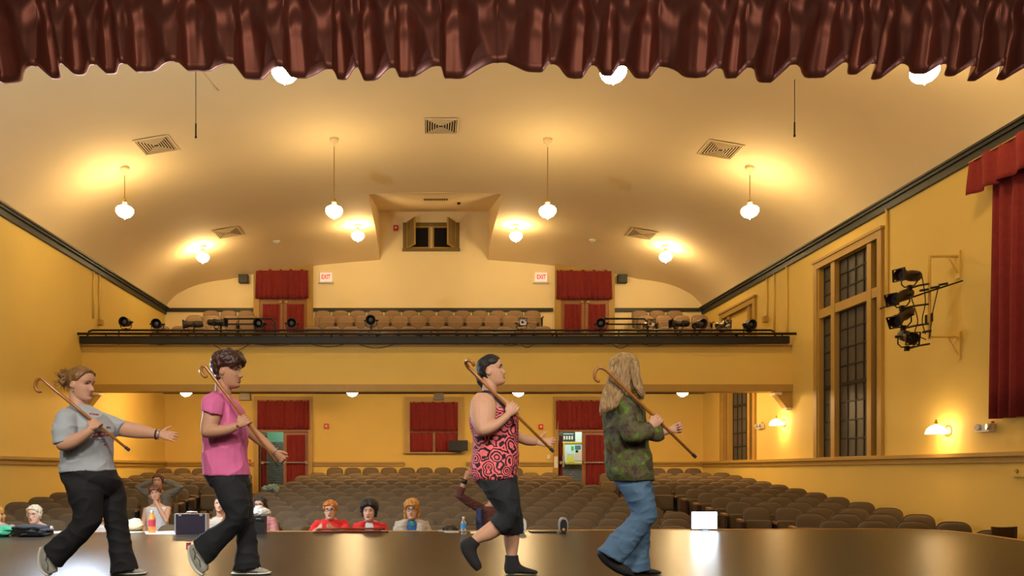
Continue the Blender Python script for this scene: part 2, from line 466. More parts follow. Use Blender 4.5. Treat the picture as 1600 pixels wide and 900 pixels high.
def trims():
    n = [0]

    def bar(a, b, mat):
        n[0] += 1; tag(MB().bbox(a, b).build('trim_%d' % n[0], mat), kind='structure')

    def mould(x, s, z):   # dark cornice along a side wall, two steps
        n[0] += 1; mb = MB()
        mb.bbox((x, DP, z - .10), (x + s * .05, DB, z + .02)); mb.bbox((x, DP, z + .02), (x + s * .09, DB, z + .07)); mb.bbox((x, DP, z + .07), (x + s * .12, DB, z + .105))
        tag(mb.build('trim_%d' % n[0], m_dark), kind='structure')
    mould(XL, 1, 5.50); mould(XR, -1, 5.50)
    for x0, x1 in ((XL, -5.06), (-3.32, 3.76), (5.55, XR)):
        bar((x0, DB - .06, 5.48), (x1, DB, 5.58), m_dark)
    # chair rails
    bar((XR - .05, DP, .90), (XR, DB, 1.0), m_trim)
    bar((XR - .11, DP, .99), (XR, DB, 1.05), m_trim)
    bar((XL, DP, .90), (XL + .05, DB, 1.0), m_trim); bar((XL, DP, .99), (XL + .10, DB, 1.05), m_trim)
    for x0, x1 in ((XL, -5.06), (-3.32, -.64), (1.20, 3.76), (5.55, XR)):
        bar((x0, DB - .05, .92), (x1, DB, 1.0), m_trim); bar((x0, DB - .09, .99), (x1, DB, 1.04), m_trim)


trims()


# ------------------------------------------------------------------ curtains
def pleated(org, u, w, h, amp, folds, nrm, seed=0, hem=None, taper=0.0, segs=14, rows=7):
    """hanging cloth of width w and drop h: sharp uneven pleats, closed with a back face"""
    rnd = random.Random(seed); org, u, nrm = Vector(org), Vector(u), Vector(nrm)
    n = folds * segs; ph = [rnd.uniform(.75, 1.25) for _ in range(folds + 2)]
    cum = np.cumsum([0] + ph); cum = cum / cum[folds] * folds
    am = [rnd.uniform(.55, 1.0) for _ in range(folds + 2)]
    vs = []
    for j in range(rows + 1):
        t = j / rows
        for i in range(n + 1):
            s = i / n; k = s * folds
            idx = int(min(folds - 1, np.searchsorted(cum, k, side='right') - 1)); fr = (k - cum[idx]) / (cum[idx + 1] - cum[idx])
            wv = math.cos(2 * math.pi * fr); wv = math.copysign(abs(wv) ** .7, wv) * am[idx]
            a = amp * (.35 + .65 * t ** .7)
            x = (s - .5) * (1 + taper * t) + .5
            p = org + u * (x * w) + Vector((0, 0, -h * t + (hem(s) * t if hem else 0))) + nrm * (a * wv + .012 * math.sin(9 * s * folds / 3 + 3 * t))
            vs.append(p)
    m = n + 1; N = len(vs)
    fs = [(j * m + i, j * m + i + 1, (j + 1) * m + i + 1, (j + 1) * m + i) for j in range(rows) for i in range(n)]
    back = [v - nrm * .008 for v in vs]
    fs += [tuple(N + k for k in reversed(f)) for f in fs]
    for i in range(n):
        b = rows * m + i
        fs.append((b, b + 1, N + b + 1, N + b))
    return MB().add(vs + back, fs)


def curtain(name, label, org, u, w, h, amp, folds, nrm, seed, mat=None, taper=0.0, rod=True, group=None):
    c = Vector(org) + Vector(u) * w / 2
    r = thing(name, label, 'curtain', (c.x, c.y, c.z - h), group)
    pleated(org, u, w, h, amp, folds, nrm, seed, taper=taper).build('cloth', mat or m_curt, r, smooth=True)
    if rod:
        a = Vector(org) + Vector((0, 0, -.02)); MB().tube([a - Vector(u) * .02, a + Vector(u) * (w + .02)], .012, 6).build('rod', m_brass, r)
    return r


def stage_valance():
    D = 6.62; x0, x1 = -5.5, 5.95; w = x1 - x0; z0 = 5.30; zb = 4.235; rnd = random.Random(11)
    r = thing('valance_curtain', 'long pleated maroon satin valance across the top of the stage opening', 'curtain', (.25, D, zb))
    # uneven pleats: fold positions with their own depth
    pos = [0.0]
    while pos[-1] < w: pos.append(pos[-1] + rnd.choice((.24, .30, .35, .40, .46)) * rnd.uniform(.9, 1.1))
    dep = [rnd.uniform(.5, 1.0) for _ in pos]; skew = [rnd.uniform(.25, .75) for _ in pos]; lift = [rnd.uniform(-.03, .03) for _ in pos]

    def offs(x, t):
        i = max(0, min(len(pos) - 2, int(np.searchsorted(pos, x, side='right') - 1)))
        f = (x - pos[i]) / (pos[i + 1] - pos[i])
        if not left[i]: f = 1 - f
        # ridge towards the stage with a hollow that widens and deepens down to the hem, one side of it turned sharply
        s = max(0.0, (t - .22 - .25 * skew[i]) / (.78 - .25 * skew[i])); wd = .30 + .55 * s
        edge = .10; q = (f - edge) / wd
        sm = lambda v: v * v * (3 - 2 * v)
        up = sm(min(1, max(0, f / edge))); dn = sm(min(1, max(0, 1 - (q - .35) / .65)))
        g = up * dn * dep[i]
        flute = .035 * math.sin(2 * math.pi * f) * (1 - .5 * t)
        tw = max(0.0, 1 - 1.35 * t) ** .7
        swag = .055 * math.sin(6.3 * math.pi * t + 2.2 * math.sin(x * 3.3 + 1.7 * i) + 2.2 * math.sin(2 * math.pi * f)) * tw
        fine = .016 * noise.noise(Vector((x * 7.5, t * 1.2, 3.3))) + .008 * noise.noise(Vector((x * 19, t * 2.5, 9.1)))
        return fine - .10 + .25 * g * s ** 1.15 + flute + swag + .03 * math.sin(x * 1.7) * t, lift[i] * t * .4 + .012 * math.sin(x * 2.3)
    left = [x < w * .5 for x in pos]
    nx, nz = 1100, 34
    vs = []
    for j in range(nz + 1):
        t = j / nz
        for i in range(nx + 1):
            x = i / nx * w; d, l = offs(x, t)
            vs.append((x0 + x, D + d, z0 + (zb - z0) * t + l))
    m = nx + 1; N = len(vs); kh = nz - 2
    fs = [(j * m + i, j * m + i + 1, (j + 1) * m + i + 1, (j + 1) * m + i) for j in range(nz) for i in range(nx)]
    MB().add(vs, fs).build('cloth', m_valance, r, smooth=True)
    hv = [Vector(v) + Vector((0, -.006, -.001)) for v in vs[(nz - 1) * m:]]
    hv0 = [Vector(vs[nz * m + i]).lerp(Vector(vs[(nz - 2) * m + i]), .9) + Vector((0, -.016, 0)) for i in range(m)]
    h1 = [Vector(vs[nz * m + i]) + Vector((0, -.020, -.006)) for i in range(m)]
    h2 = [Vector(vs[nz * m + i]) + Vector((0, .006, -.006)) for i in range(m)]
    MB().add(hv0 + h1 + h2, [(k * m + i, k * m + i + 1, (k + 1) * m + i + 1, (k + 1) * m + i) for k in range(2) for i in range(nx)]).build('hem', m_valance, r, smooth=True)
    MB().tube([(x0 - .1, D, z0 + .02), (x1 + .1, D, z0 + .02)], .03, 8).build('batten', m_iron, r)


stage_valance()

# right wall drape with its own short valance
curtain('window_drape', 'tall dark red drape beside the front stretch of the right wall', (XR - .14, 8.2, 4.95), (0, 1, 0), 2.70, 3.43, .10, 12, (-1, 0, 0), 5)
curtain('drape_valance', 'short red valance heading the drape on the right wall', (XR - .30, 8.1, 5.28), (0, 1, 0), 3.05, .50, .06, 10, (-1, 0, 0), 6)

# ------------------------------------------------------------------ doors and windows of the back wall
def plate(name, a, b, mat, parent): return MB().bbox(a, b).build(name, mat, parent)


def frame(mb, x0, x1, z0, z1, w, y0, y1, bottom=False):
    mb.bbox((x0 - w, y0, z0), (x0, y1, z1 + w)); mb.bbox((x1, y0, z0), (x1 + w, y1, z1 + w)); mb.bbox((x0, y0, z1), (x1, y1, z1 + w))
    if bottom: mb.bbox((x0 - w, y0, z0 - w), (x1 + w, y1, z0))
    return mb


def leaf(parent, hinge, w, z0, z1, ang, flip, bar=True):
    """glazed door leaf: rails and stiles round a curtained light, panic bar; turned about its hinge"""
    lf = bpy.data.objects.new('leaf', None); COL.objects.link(lf); lf.parent = parent
    lf.location = Vector(hinge) - wloc(parent); lf.rotation_euler = (0, 0, ang); s = -1 if flip else 1
    def bx(a, b): return ((min(s * a[0], s * b[0]), a[1], a[2]), (max(s * a[0], s * b[0]), b[1], b[2]))
    mb = MB(); h = z1 - z0
    for a, b in (((0, -.022, 0), (.10, .022, h)), ((w - .10, -.022, 0), (w, .022, h)), ((.10, -.022, 0), (w - .10, .022, .22)), ((.10, -.022, h - .11), (w - .10, .022, h))): mb.bbox(*bx(a, b))
    mb.build('stile_frame', m_door, lf, local=True)
    p = pleated((0.10 if s > 0 else -(w - .10), -.028, h - .11), (1, 0, 0), w - .20, h - .33, .016, 7, (0, -1, 0), int(abs(hinge[0]) * 9)); p.build('light_curtain', m_curt, lf, local=True, smooth=True)
    if bar:
        MB().tube([(s * .06, -.10, 1.02), (s * (w - .06), -.10, 1.02)], .022, 8).build('panic_bar', m_silver, lf, local=True)
        b2 = MB(); b2.bbox(*bx((.03, -.11, .98), (.09, -.02, 1.06))); b2.bbox(*bx((w - .09, -.11, .98), (w - .03, -.02, 1.06))); b2.build('bar_bracket', m_brass, lf, local=True)
    return lf


def lower_door(name, hole, zf, open_w):
    x0, x1 = hole[0], hole[1]; r = struct(name, ((x0 + x1) / 2, DB, zf))
    frame(MB(), x0, x1, zf, hole[3], .13, DB - .07, DB + .20).build('casing', m_trim, r)
    MB().bbox((x0, DB - .02, 1.93), (x1, DB + .1, 2.02)).build('transom_bar', m_door, r)
    leaf(r, (x1, DB + .08, zf), (x1 - x0) / 2 + .02, zf and 0, 1.95 - zf, 0, True)
    lf = leaf(r, (x0, DB + .10, zf), (x1 - x0) / 2 + .02, 0, 1.95 - zf, math.radians(open_w), False)
    if name == 'door_2': MB().box((.30, -.13, 1.06), (.26, .006, .33)).build('taped_sheet', m_paper, lf, local=True)
    return r


lower_door('door_1', DOOR1, -.0, 86)
lower_door('door_2', DOOR2, -.0, 70)
for k, (x0, x1, lab) in enumerate(((-4.95, -3.42, 'dark red pleated curtain over the left lower door with the grey brick lobby'), (3.84, 5.43, 'dark red pleated curtain over the lower door with the notice boards'))):
    curtain('door_curtain', lab, (x0, DB - .09, 2.86), (1, 0, 0), x1 - x0, .86, .035, 11, (0, -1, 0), 20 + k, group=None)


def upper_door(name, x0, x1):
    zf = 3.74; r = struct(name, ((x0 + x1) / 2, DB, zf)); zt = 6.68
    mb = frame(MB(), x0, x1, zf, zt, .17, DB - .08, DB); mb.bbox(((x0 + x1) / 2 - .2, DB - .1, zt + .17), ((x0 + x1) / 2 + .2, DB, zt + .32)); mb.build('casing', m_trim, r)
    MB().bbox((x0, DB - .06, 5.80), (x1, DB, 5.92)).build('transom_bar', m_door, r)
    h = 5.80 - zf
    leaf(r, (x0, DB - .03, zf), (x1 - x0) / 2 - .01, 0, h, 0, False); leaf(r, (x1, DB - .03, zf), (x1 - x0) / 2 - .01, 0, h, 0, True)
    b = MB()
    for s in (-.12, .06): b.bbox(((x0 + x1) / 2 + s, DB - .10, 5.72), ((x0 + x1) / 2 + s + .07, DB - .05, 5.78))
    b.build('top_bolt', m_brass, r)


upper_door('door_3', -4.90, -3.49); upper_door('door_4', 3.99, 5.40)
curtain('door_curtain', 'dark red pleated curtain over the left upper balcony door', (-4.98, DB - .13, 6.70), (1, 0, 0), 1.52, .86, .04, 10, (0, -1, 0), 31, taper=.03)
curtain('door_curtain', 'dark red pleated curtain over the right upper balcony door', (3.86, DB - .13, 6.68), (1, 0, 0), 1.60, .86, .04, 10, (0, -1, 0), 32, taper=.03)

# lobby behind the two lower doors
lob = struct('wall_lobby', (0, 25, 0))
MB().bbox((-7, 25.2, -.4), (7.5, 25.4, 1.72)).build('brick_wall', m_brick, lob)
MB().bbox((-7, 25.2, 1.72), (7.5, 25.4, 3.6)).build('painted_wall', m_mint, lob)
tag(MB().bbox((-7, DB + .25, -.06), (7.5, 25.2, 0.0)).build('floor_lobby', m_floor), kind='structure')
tag(MB().bbox((-7, DB, 3.45), (7.5, 25.4, 3.55)).build('ceiling_lobby', m_upper), kind='structure')
for x in (-7.0, 7.4): tag(MB().bbox((x, DB + .25, -.4), (x + .1, 25.2, 3.5)).build('wall_lobby_side', m_mint), kind='structure')


def notice_boards():
    D = 25.16
    a, b = P(869, 692, D), P(911, 671, D)
    r = thing('message_board', 'white lit board with a dark lettered panel in the lobby doorway', 'sign', ((a.x + b.x) / 2, D, a.z))
    MB().bbox((a.x, D - .04, a.z), (b.x, D, b.z)).build('backing', M('lit_white_board', (.8, .9, .82), .5, var=.03), r)
    c, d = P(878, 689, D), P(898, 673, D)
    MB().bbox((c.x, D - .06, c.z), (d.x, D - .04, d.z)).build('dark_panel', M('dark_letter_panel', (.03, .06, .045), .5), r)
    t = MB(); e = P(880, 687, D)
    for row, (z0, hh, n) in enumerate(((.02, .12, 4), (.19, .035, 7), (.27, .035, 6))):
        for i in range(n):
            ww = .34 / n; t.bbox((e.x + i * ww, D - .066, e.z + z0 - .02), (e.x + i * ww + ww * .6, D - .06, e.z + z0 + hh - .02))
    tag(t.build('letter_rows', m_paper, r), kind='stuff')
    a, b = P(882, 723, D), P(911, 693, D)
    r = thing('notice_board', 'yellow-framed pinboard of coloured papers under the white lobby board', 'notice board', ((a.x + b.x) / 2, D, a.z))
    MB().bbox((a.x, D - .03, a.z), (b.x, D, b.z)).build('board', M('pinboard_pale', (.70, .85, .85), .6), r)
    frame(MB(), a.x, b.x, a.z, b.z, .05, D - .05, D, True).build('board_frame', M('yellow_frame', (.75, .52, .04), .5), r)
    def paper(p0, p1, col, nm):
        q0, q1 = P(*p0, D), P(*p1, D); MB().bbox((min(q0.x, q1.x), D - .04, min(q0.z, q1.z)), (max(q0.x, q1.x), D - .03, max(q0.z, q1.z))).build('pinned_paper', M(nm, col, .6, var=.02), r)
    paper((885, 722), (897, 712), (.90, .80, .12), 'yellow_paper'); paper((898, 720), (910, 704), (.90, .72, .55), 'peach_paper')
    paper((892, 703), (896, 697), (.05, .65, .10), 'green_paper'); paper((898, 702), (907, 696), (.12, .20, .22), 'slate_paper')
    paper((886, 710), (894, 704), (.85, .9, .88), 'white_notice'); paper((899, 707), (903, 703), (.10, .60, .35), 'teal_paper')
    q = P(868.6, 722, DB - .074); tag(MB().box(q, (.11, .006, .33)).build('taped_sheet', m_paper, loc=q), 'white paper sheet taped to the casing of the lower right door', 'paper')


notice_boards()


def house_window():
    x0, x1, z0, z1 = -.46, .95, 1.33, 2.80
    r = struct('window_3', (.25, DB, z0))
    frame(MB(), x0, x1, z0, z1, .16, DB - .07, DB).build('casing', m_trim, r)
    MB().bbox((x0 - .2, DB - .13, z0 - .04), (x1 + .2, DB, z0)).build('sill', m_trim, r)
    MB().bbox((x0, DB - .015, z0), (x1, DB - .005, z1)).build('pane', m_pane, r)
    mb = MB(); mb.bbox((x0, DB - .05, 1.92), (x1, DB - .015, 1.98)); mb.bbox((.21, DB - .05, z0), (.29, DB - .015, 1.92)); mb.build('sash_bar', m_door, r)
    curtain('window_curtain', 'dark red curtain across the top of the centre rear window', (x0, DB - .09, z1 + .01), (1, 0, 0), x1 - x0, .87, .035, 10, (0, -1, 0), 41)
    curtain('window_curtain', 'short dark red curtain in the lower left sash of the rear window', (x0 + .02, DB - .06, 1.92), (1, 0, 0), .64, .58, .02, 6, (0, -1, 0), 42)
    curtain('window_curtain', 'short dark red curtain in the lower right sash of the rear window', (.30, DB - .06, 1.92), (1, 0, 0), .62, .58, .02, 6, (0, -1, 0), 43)
    a = P(716, 700, DB - .22)
    t = thing('flat_screen', 'small black flat screen on the sill of the centre rear window', 'screen', (a.x, a.y, z0))
    MB().box((a.x, a.y, z0 + .19), (.56, .05, .30)).build('panel', m_black, t)
    MB().box((a.x, a.y + .04, z0 + .04), (.10, .06, .12)).build('stand', m_black, t); MB().box((a.x, a.y + .05, z0 + .008), (.24, .16, .016)).build('base', m_black, t)


house_window()


def booth_window():
    x0, x1, z0, z1 = -.57, .90, 7.33, 8.00
    r = struct('window_4', (.16, DB, z0)); mb = frame(MB(), x0, x1, z0, z1, .10, DB - .05, DB); mb.bbox((x0 - .12, DB - .09, z0 - .07), (x1 + .12, DB, z0)); mb.build('casing', M('olive_casing', (.20, .13, .035), .5), r)
    for a, b in ((x0, .13), (.20, x1)):
        frame(MB(), a + .05, b - .05, z0 + .05, z1 - .05, .05, DB - .045, DB, True).build('sash', m_trim, r)
        MB().bbox((a + .05, DB - .02, z0 + .05), (b - .05, DB - .01, z1 - .05)).build('pane', M('dark_booth_glass', (.008, .008, .009), .6, spec=.2), r)
    for hx, ang, s in ((x0 + .03, -62, 1), (x1 - .03, 62, -1)):
        sh = bpy.data.objects.new('shutter', None); COL.objects.link(sh); sh.parent = r; sh.location = Vector((hx, DB - .06, z0)) - wloc(r); sh.rotation_euler = (0, 0, math.radians(ang))
        w = .50; h = z1 - z0 + .12; a, b = (0.03, w - .03) if s > 0 else (-(w - .03), -.03)
        frame(MB(), a, b, .03, h - .03, .03, -.02, .02, True).build('shutter_frame', m_trim, sh, local=True)
        MB().bbox((a, -.005, .03), (b, .005, h - .03)).build('screen_mesh', M('dusty_screen', (.23, .16, .06), .7), sh, local=True)


booth_window()


# ------------------------------------------------------------------ ceiling fixtures
def ceiling_hit(px, py):
    d = P(px, py, 1.0) - Vector((0, 0, CZ)); D = 5.0
    while D < DB and CZ + d.z * D < zceil(d.x * D, D): D += .01
    return Vector((d.x * D, D, CZ + d.z * D))


GLOBE = [(.035, .125), (.075, .115), (.085, .10), (.14, .080), (.166, .045), (.166, .0), (.146, -.045), (.112, -.082), (.065, -.108), (.02, -.118), (.012, -.128), (.006, -.15)]


def pendant(x, D, z, label, group):
    zc = zceil(x, D); r = thing('pendant_lamp', label, 'lamp', (x, D, z), group)
    MB().lathe(GLOBE, 22, (0, 0, 0)).build('globe', m_globe, r, smooth=True, local=True)
    MB().lathe([(.045, .16), (.05, .19), (.03, .24), (.012, .26)], 14).build('fitter', m_brass, r, smooth=True, local=True)
    MB().lathe([(.012, zc - z - .16), (.028, zc - z - .14), (.03, zc - z - .075), (.085, zc - z - .06), (.095, zc - z + .01)], 16).build('canopy', m_ceil, r, smooth=True, local=True)
    MB().tube([(0, 0, .25), (0, 0, zc - z - .12)], .010, 6).build('stem', m_brass, r, local=True)


XS = (-5.92, -1.80, 2.40, 6.38)
side = ('outer lamp by the left wall', 'inner lamp left of the middle', 'inner lamp right of the middle', 'outer lamp by the right wall')
for D, z, row in ((9.82, 5.87, 'nearest row, glowing globe just below the stage valance'), (15.11, 5.88, 'second row, long-stemmed glowing globe'), (20.4, None, 'third row, glowing globe close under the ceiling')):
    for k, x in enumerate(XS):
        if D < 10 and k == 0: continue
        zz = z if z else zceil(x, D) - .31
        pendant(x, D, zz, row + ', ' + side[k], 'globe pendants')


def vents():
    for k, (px, py, lab) in enumerate(((244, 226, 'square ceiling vent near the left end of the second lamp row'), (689, 196, 'square ceiling vent nearest the stage, on the ceiling centreline'), (1126, 233, 'square ceiling vent near the right end of the second lamp row'),
                                      (356, 363, 'square ceiling vent near the left lamp of the third row'), (1003, 365, 'square ceiling vent near the right lamp of the third row'))):
        c = ceiling_hit(px, py); e = .05
        nrm = Vector((-(zceil(c.x + e) - zceil(c.x - e)) / (2 * e), 0, 1)).normalized(); ux = Vector((nrm.z, 0, -nrm.x)); rot = Matrix((ux, (0, 1, 0), nrm)).transposed()
        r = thing('ceiling_vent', lab, 'vent', c, 'square ceiling vents')
        q = math.radians(45) if k != 1 else 0; rq = rot @ Matrix.Rotation(q * 0, 3, 'Z')
        MB().box((0, 0, -.006), (.66, .66, .01), rq).build('backing', M('vent_shadow', (.03, .02, .01), .8), r, local=True)
        for i in range(7):
            a = .335 - i * .046; b = a - (.014 if i else .03)
            mb = MB(); R = [[rq @ Vector((sx * h, sy * h, zz)) for sx, sy in ((-1, -1), (1, -1), (1, 1), (-1, 1))] for h, zz in ((a, -.012), (a, -.024), (b, -.026), (b, -.012))]
            R.append(R[0]); mb.rings(R, False); mb.build('louvre_ring' if i else 'vent_frame', m_ceil, r, local=True)
    c = P(681, 314, 19.3); r = thing('ceiling_vent', 'narrow slotted vent in the sloping alcove ceiling above the booth window', 'vent', c)
    sl = (AZ1 - AZ0) / (DB - AD0); z = lambda D: AZ0 + .02 + sl * (D - AD0)
    c = Vector((c.x, 19.6, z(19.6))); r.location = c; rx = Matrix.Rotation(math.atan(sl), 3, 'X')
    frame_b = MB().box((0, 0, -.004), (.62, .30, .012), rx); frame_b.build('backing', m_trim, r, local=True)
    for i in range(11): MB().box(rx @ Vector((-.28 + i * .056, 0, -.014)), (.022, .28, .012), rx).build('slat', M('vent_shadow', (.1, .065, .03)), r, local=True)
    for px, py, lab in ((432, 377, 'small white smoke detector on the ceiling left of the alcove'), (926, 375, 'small white smoke detector on the ceiling right of the alcove')):
        c = ceiling_hit(px, py); r = thing('smoke_detector', lab, 'detector', c)
        MB().lathe([(.10, .02), (.10, -.015), (.085, -.03)], 16).build('base', m_white, r, local=True, smooth='auto'); MB().lathe([(.06, -.025), (.055, -.05), (.03, -.06)], 14).build('sensor', m_white, r, local=True, smooth='auto')
    c = P(717, 325, 20.3); c.z = z(20.3); tag(MB().lathe([(.05, .02), (.05, -.03), (.02, -.06)], 12, c).build('sprinkler_head', m_black, loc=c), 'tiny black sprinkler head in the alcove ceiling', 'sprinkler')
    for px, py, lab in ((306, 214, 'thin cord with a weight hanging from the ceiling left of centre'), (1241.5, 212, 'thin cord with a weight hanging from the ceiling right of centre')):
        b = P(px, py, 12.0); zc = zceil(b.x, 12.0); r = thing('pull_chain', lab, 'cord', b)
        MB().tube([(0, 0, .2), (0, 0, zc - b.z + .02)], .006, 5).build('chain', m_iron, r, local=True)
        MB().lathe([(.006, .22), (.013, .20), (.013, .02), (.02, .0), (.012, -.02)], 8).build('weight', m_iron, r, local=True)


vents()


# ------------------------------------------------------------------ things on the walls
def wall_things():
    m_exit = M('exit_red_letter', (.75, .03, .03), .5, emit=.5, var=0)
    m_exitb = M('exit_face', (.85, .80, .72), .5, emit=.35, var=0)
    for px, lab in ((509.5, 'white exit sign with red letters beside the left balcony door'), (845.5, 'white exit sign with red letters beside the right balcony door')):
        c = P(px, 433.5, DB - .06); r = thing('exit_sign', lab, 'sign', c)
        MB().box((0, 0, 0), (.34, .08, .26)).build('housing', m_exitb, r, local=True)
        cu = bpy.data.curves.new('letters', 'FONT'); cu.body = 'EXIT'; cu.size = .155; cu.align_x = 'CENTER'; cu.align_y = 'CENTER'; cu.extrude = .004; cu.offset = .003
        t = bpy.data.objects.new('letters', cu); COL.objects.link(t); t.parent = r; t.location = (0, -.046, 0); t.rotation_euler = (math.pi / 2, 0, 0); t.scale = (.85, 1.2, 1); me = bpy.data.meshes.new_from_object(t); bpy.data.objects.remove(t); t = link('letters', me, m_exit, r, (0, -.046, 0)); t.rotation_euler = (math.pi / 2, 0, 0); t.scale = (.85, 1.2, 1)
        MB().box((0, .0, -.15), (.46, .06, .03)).build('mount_plate', m_white, r, local=True)
    for px, lab in ((380.5, 'black square loudspeaker box left of the left balcony door'), (972, 'black square loudspeaker box right of the right balcony door')):
        c = P(px, 436, DB - .09); r = thing('wall_speaker', lab, 'speaker', c); MB().box((0, 0, 0), (.27, .17, .24)).build('cabinet', M('speaker_brown', (.035, .018, .01), .6), r, local=True); MB().box((0, -.09, 0), (.23, .012, .20)).build('grille', m_black, r, local=True)
        MB().box((0, .095, 0), (.1, .03, .1)).build('bracket', m_iron, r, local=True)
    for px, py, lab in ((510, 666, 'red fire alarm on the rear wall right of the left lower door'), (845, 667, 'red fire alarm on the rear wall left of the right lower door'), (388, 722, 'red pull station beside the left lower door at rail height'), (618.5, 356.5, 'red fire alarm on the wall left of the booth window')):
        c = P(px, py, DB - .04); r = thing('fire_alarm', lab, 'alarm', c)
        MB().box((0, 0, 0), (.13, .08, .15)).build('case', m_red, r, local=True); MB().lathe([(.035, 0), (.03, .02)], 10, (.0, -.04, .005), Matrix.Rotation(math.pi / 2, 3, 'X')).build('strobe', m_white, r, local=True)
    c = P(857, 757 - 43, DB - .03); tag(MB().box(c, (.085, .05, .12)).build('light_switch', m_white, loc=c), 'small white switch plate left of the lower right door', 'switch')
    # hanging house speakers below the balcony
    for px, py, lab in ((383.5, 620.5, 'dark angled loudspeaker hung under the balcony near the left lower door'), (685.5, 620, 'dark angled loudspeaker hung under the balcony above the rear window')):
        c = P(px, py, 20.5); zs = soffit(20.5); r = thing('hanging_speaker', lab, 'speaker', c)
        mb = MB(); mb.prism([(-.13, -.10, .09), (.13, -.10, .09), (.15, -.12, -.09), (-.15, -.12, -.09)], (0, .2, 0)); mb.build('cabinet', M('speaker_grey', (.12, .10, .08), .6), r, local=True)
        MB().tube([(0, 0, .08), (0, 0, zs - c.z - .002)], .02, 8).build('drop_pole', m_iron, r, local=True)
    # painted conduits
    def pipe(name, label, pts, rad, mat):
        b = min(pts, key=lambda p: p[2]); o = MB().tube(pts, rad, 8).build(name, mat, loc=b, smooth=True); tag(o, label, 'pipe')
    for px, lab in ((145, 'thin painted conduit on the left wall, nearer the stage'), (154, 'thin painted conduit with a box on the left wall')):
        D = -XL * F / (VPX - px); pipe('conduit', lab, [(XL + .02, D, 5.4), (XL + .02, D, 4.30)], .02, m_wall)
    c = Vector((XL + .05, -XL * F / (VPX - 154), 4.27)); tag(MB().box(c, (.1, .14, .12)).build('junction_box', m_trim, loc=c), 'small junction box at the foot of the left wall conduit', 'box')
    for px, y1, lab in ((1200, 497, 'thin painted conduit ending in a box on the right wall by the balcony'), (1211, 520, 'thin painted conduit on the right wall beside the boxed one'), (1231, 541, 'painted conduit on the right wall at the balcony end'), (1388, 480, 'long painted conduit running down to the stage lanterns')):
        D = XR * F / (px - VPX); zb = CZ + (VPY - y1) / F * D; pipe('conduit', lab, [(XR - .025, D, 5.42), (XR - .025, D, zb)], .03 if px > 1220 else .018, m_wall)
    D = XR * F / (1199 - VPX); c = Vector((XR - .05, D, CZ + 236 / F * D)); tag(MB().box(c, (.1, .12, .14)).build('junction_box', m_trim, loc=c), 'small junction box at the foot of the right wall conduit', 'box')
    # sconces on the right wall
    for D, z, lab in ((12.05, 1.41, 'lit wall sconce with white bowl shade nearest the stage'), (17.55, 1.87, 'lit wall sconce with white bowl shade under the balcony end')):
        r = thing('wall_sconce', lab, 'lamp', (XR, D, z)); rx = Matrix.Rotation(-math.pi / 2, 3, 'Y')
        MB().lathe([(.095, 0), (.09, .02), (.04, .035)], 18, (0, 0, 0), rx).build('back_plate', m_brass, r, local=True, smooth='auto')
        MB().tube([(-.02, 0, 0), (-.10, 0, .015), (-.17, 0, .06), (-.19, 0, .13)], .012, 8).build('arm', m_brass, r, local=True, smooth=True)
        MB().lathe([(.012, .16), (.018, .13), (.035, .10), (.03, .07)], 12, (-.19, 0, .02)).build('socket', m_brass, r, local=True, smooth=True)
        MB().lathe([(.03, .08), (.075, .065), (.115, .03), (.14, -.02), (.15, -.055), (.135, -.05), (.10, .01), (.03, .06)], 24, (-.19, 0, .01)).build('shade', m_sconce, r, local=True, smooth=True)
    for D, z, lab in ((11.2, 1.41, 'white twin-lamp emergency light on the right wall near the drape'), (18.75, 1.87, 'white twin-lamp emergency light on the right wall under the balcony')):
        r = thing('emergency_light', lab, 'light', (XR, D, z)); MB().bbox((-.09, -.15, -.06), (0, .15, .06)).build('housing', m_white, r, local=True)
        for s in (-.16, .06): MB().lathe([(.045, 0), (.05, .04), (.04, .055)], 12, (-.08, s, .01), Matrix.Rotation(-math.pi / 2, 3, 'Y') @ Matrix.Rotation(.3 if s > 0 else -.3, 3, 'X')).build('lamp_head', m_silver, r, local=True, smooth='auto')
        MB().box((-.05, -.16, .075), (.03, .03, .03)).build('indicator', m_red, r, local=True)
    c = Vector((XR - .03, 10.58, .78)); r = thing('wall_box', 'small painted plate with a dial low on the right wall', 'box', c)
    MB().bbox((-.02, -.13, -.08), (.03, .13, .08)).build('plate', m_wall, r, local=True); MB().lathe([(.03, 0), (.025, .02)], 10, (-.02, 0, 0), Matrix.Rotation(-math.pi / 2, 3, 'Y')).build('dial', m_trim, r, local=True)


def soffit(D): return 2.78 + (D - DBAL) / (DB - DBAL) * .34


wall_things()


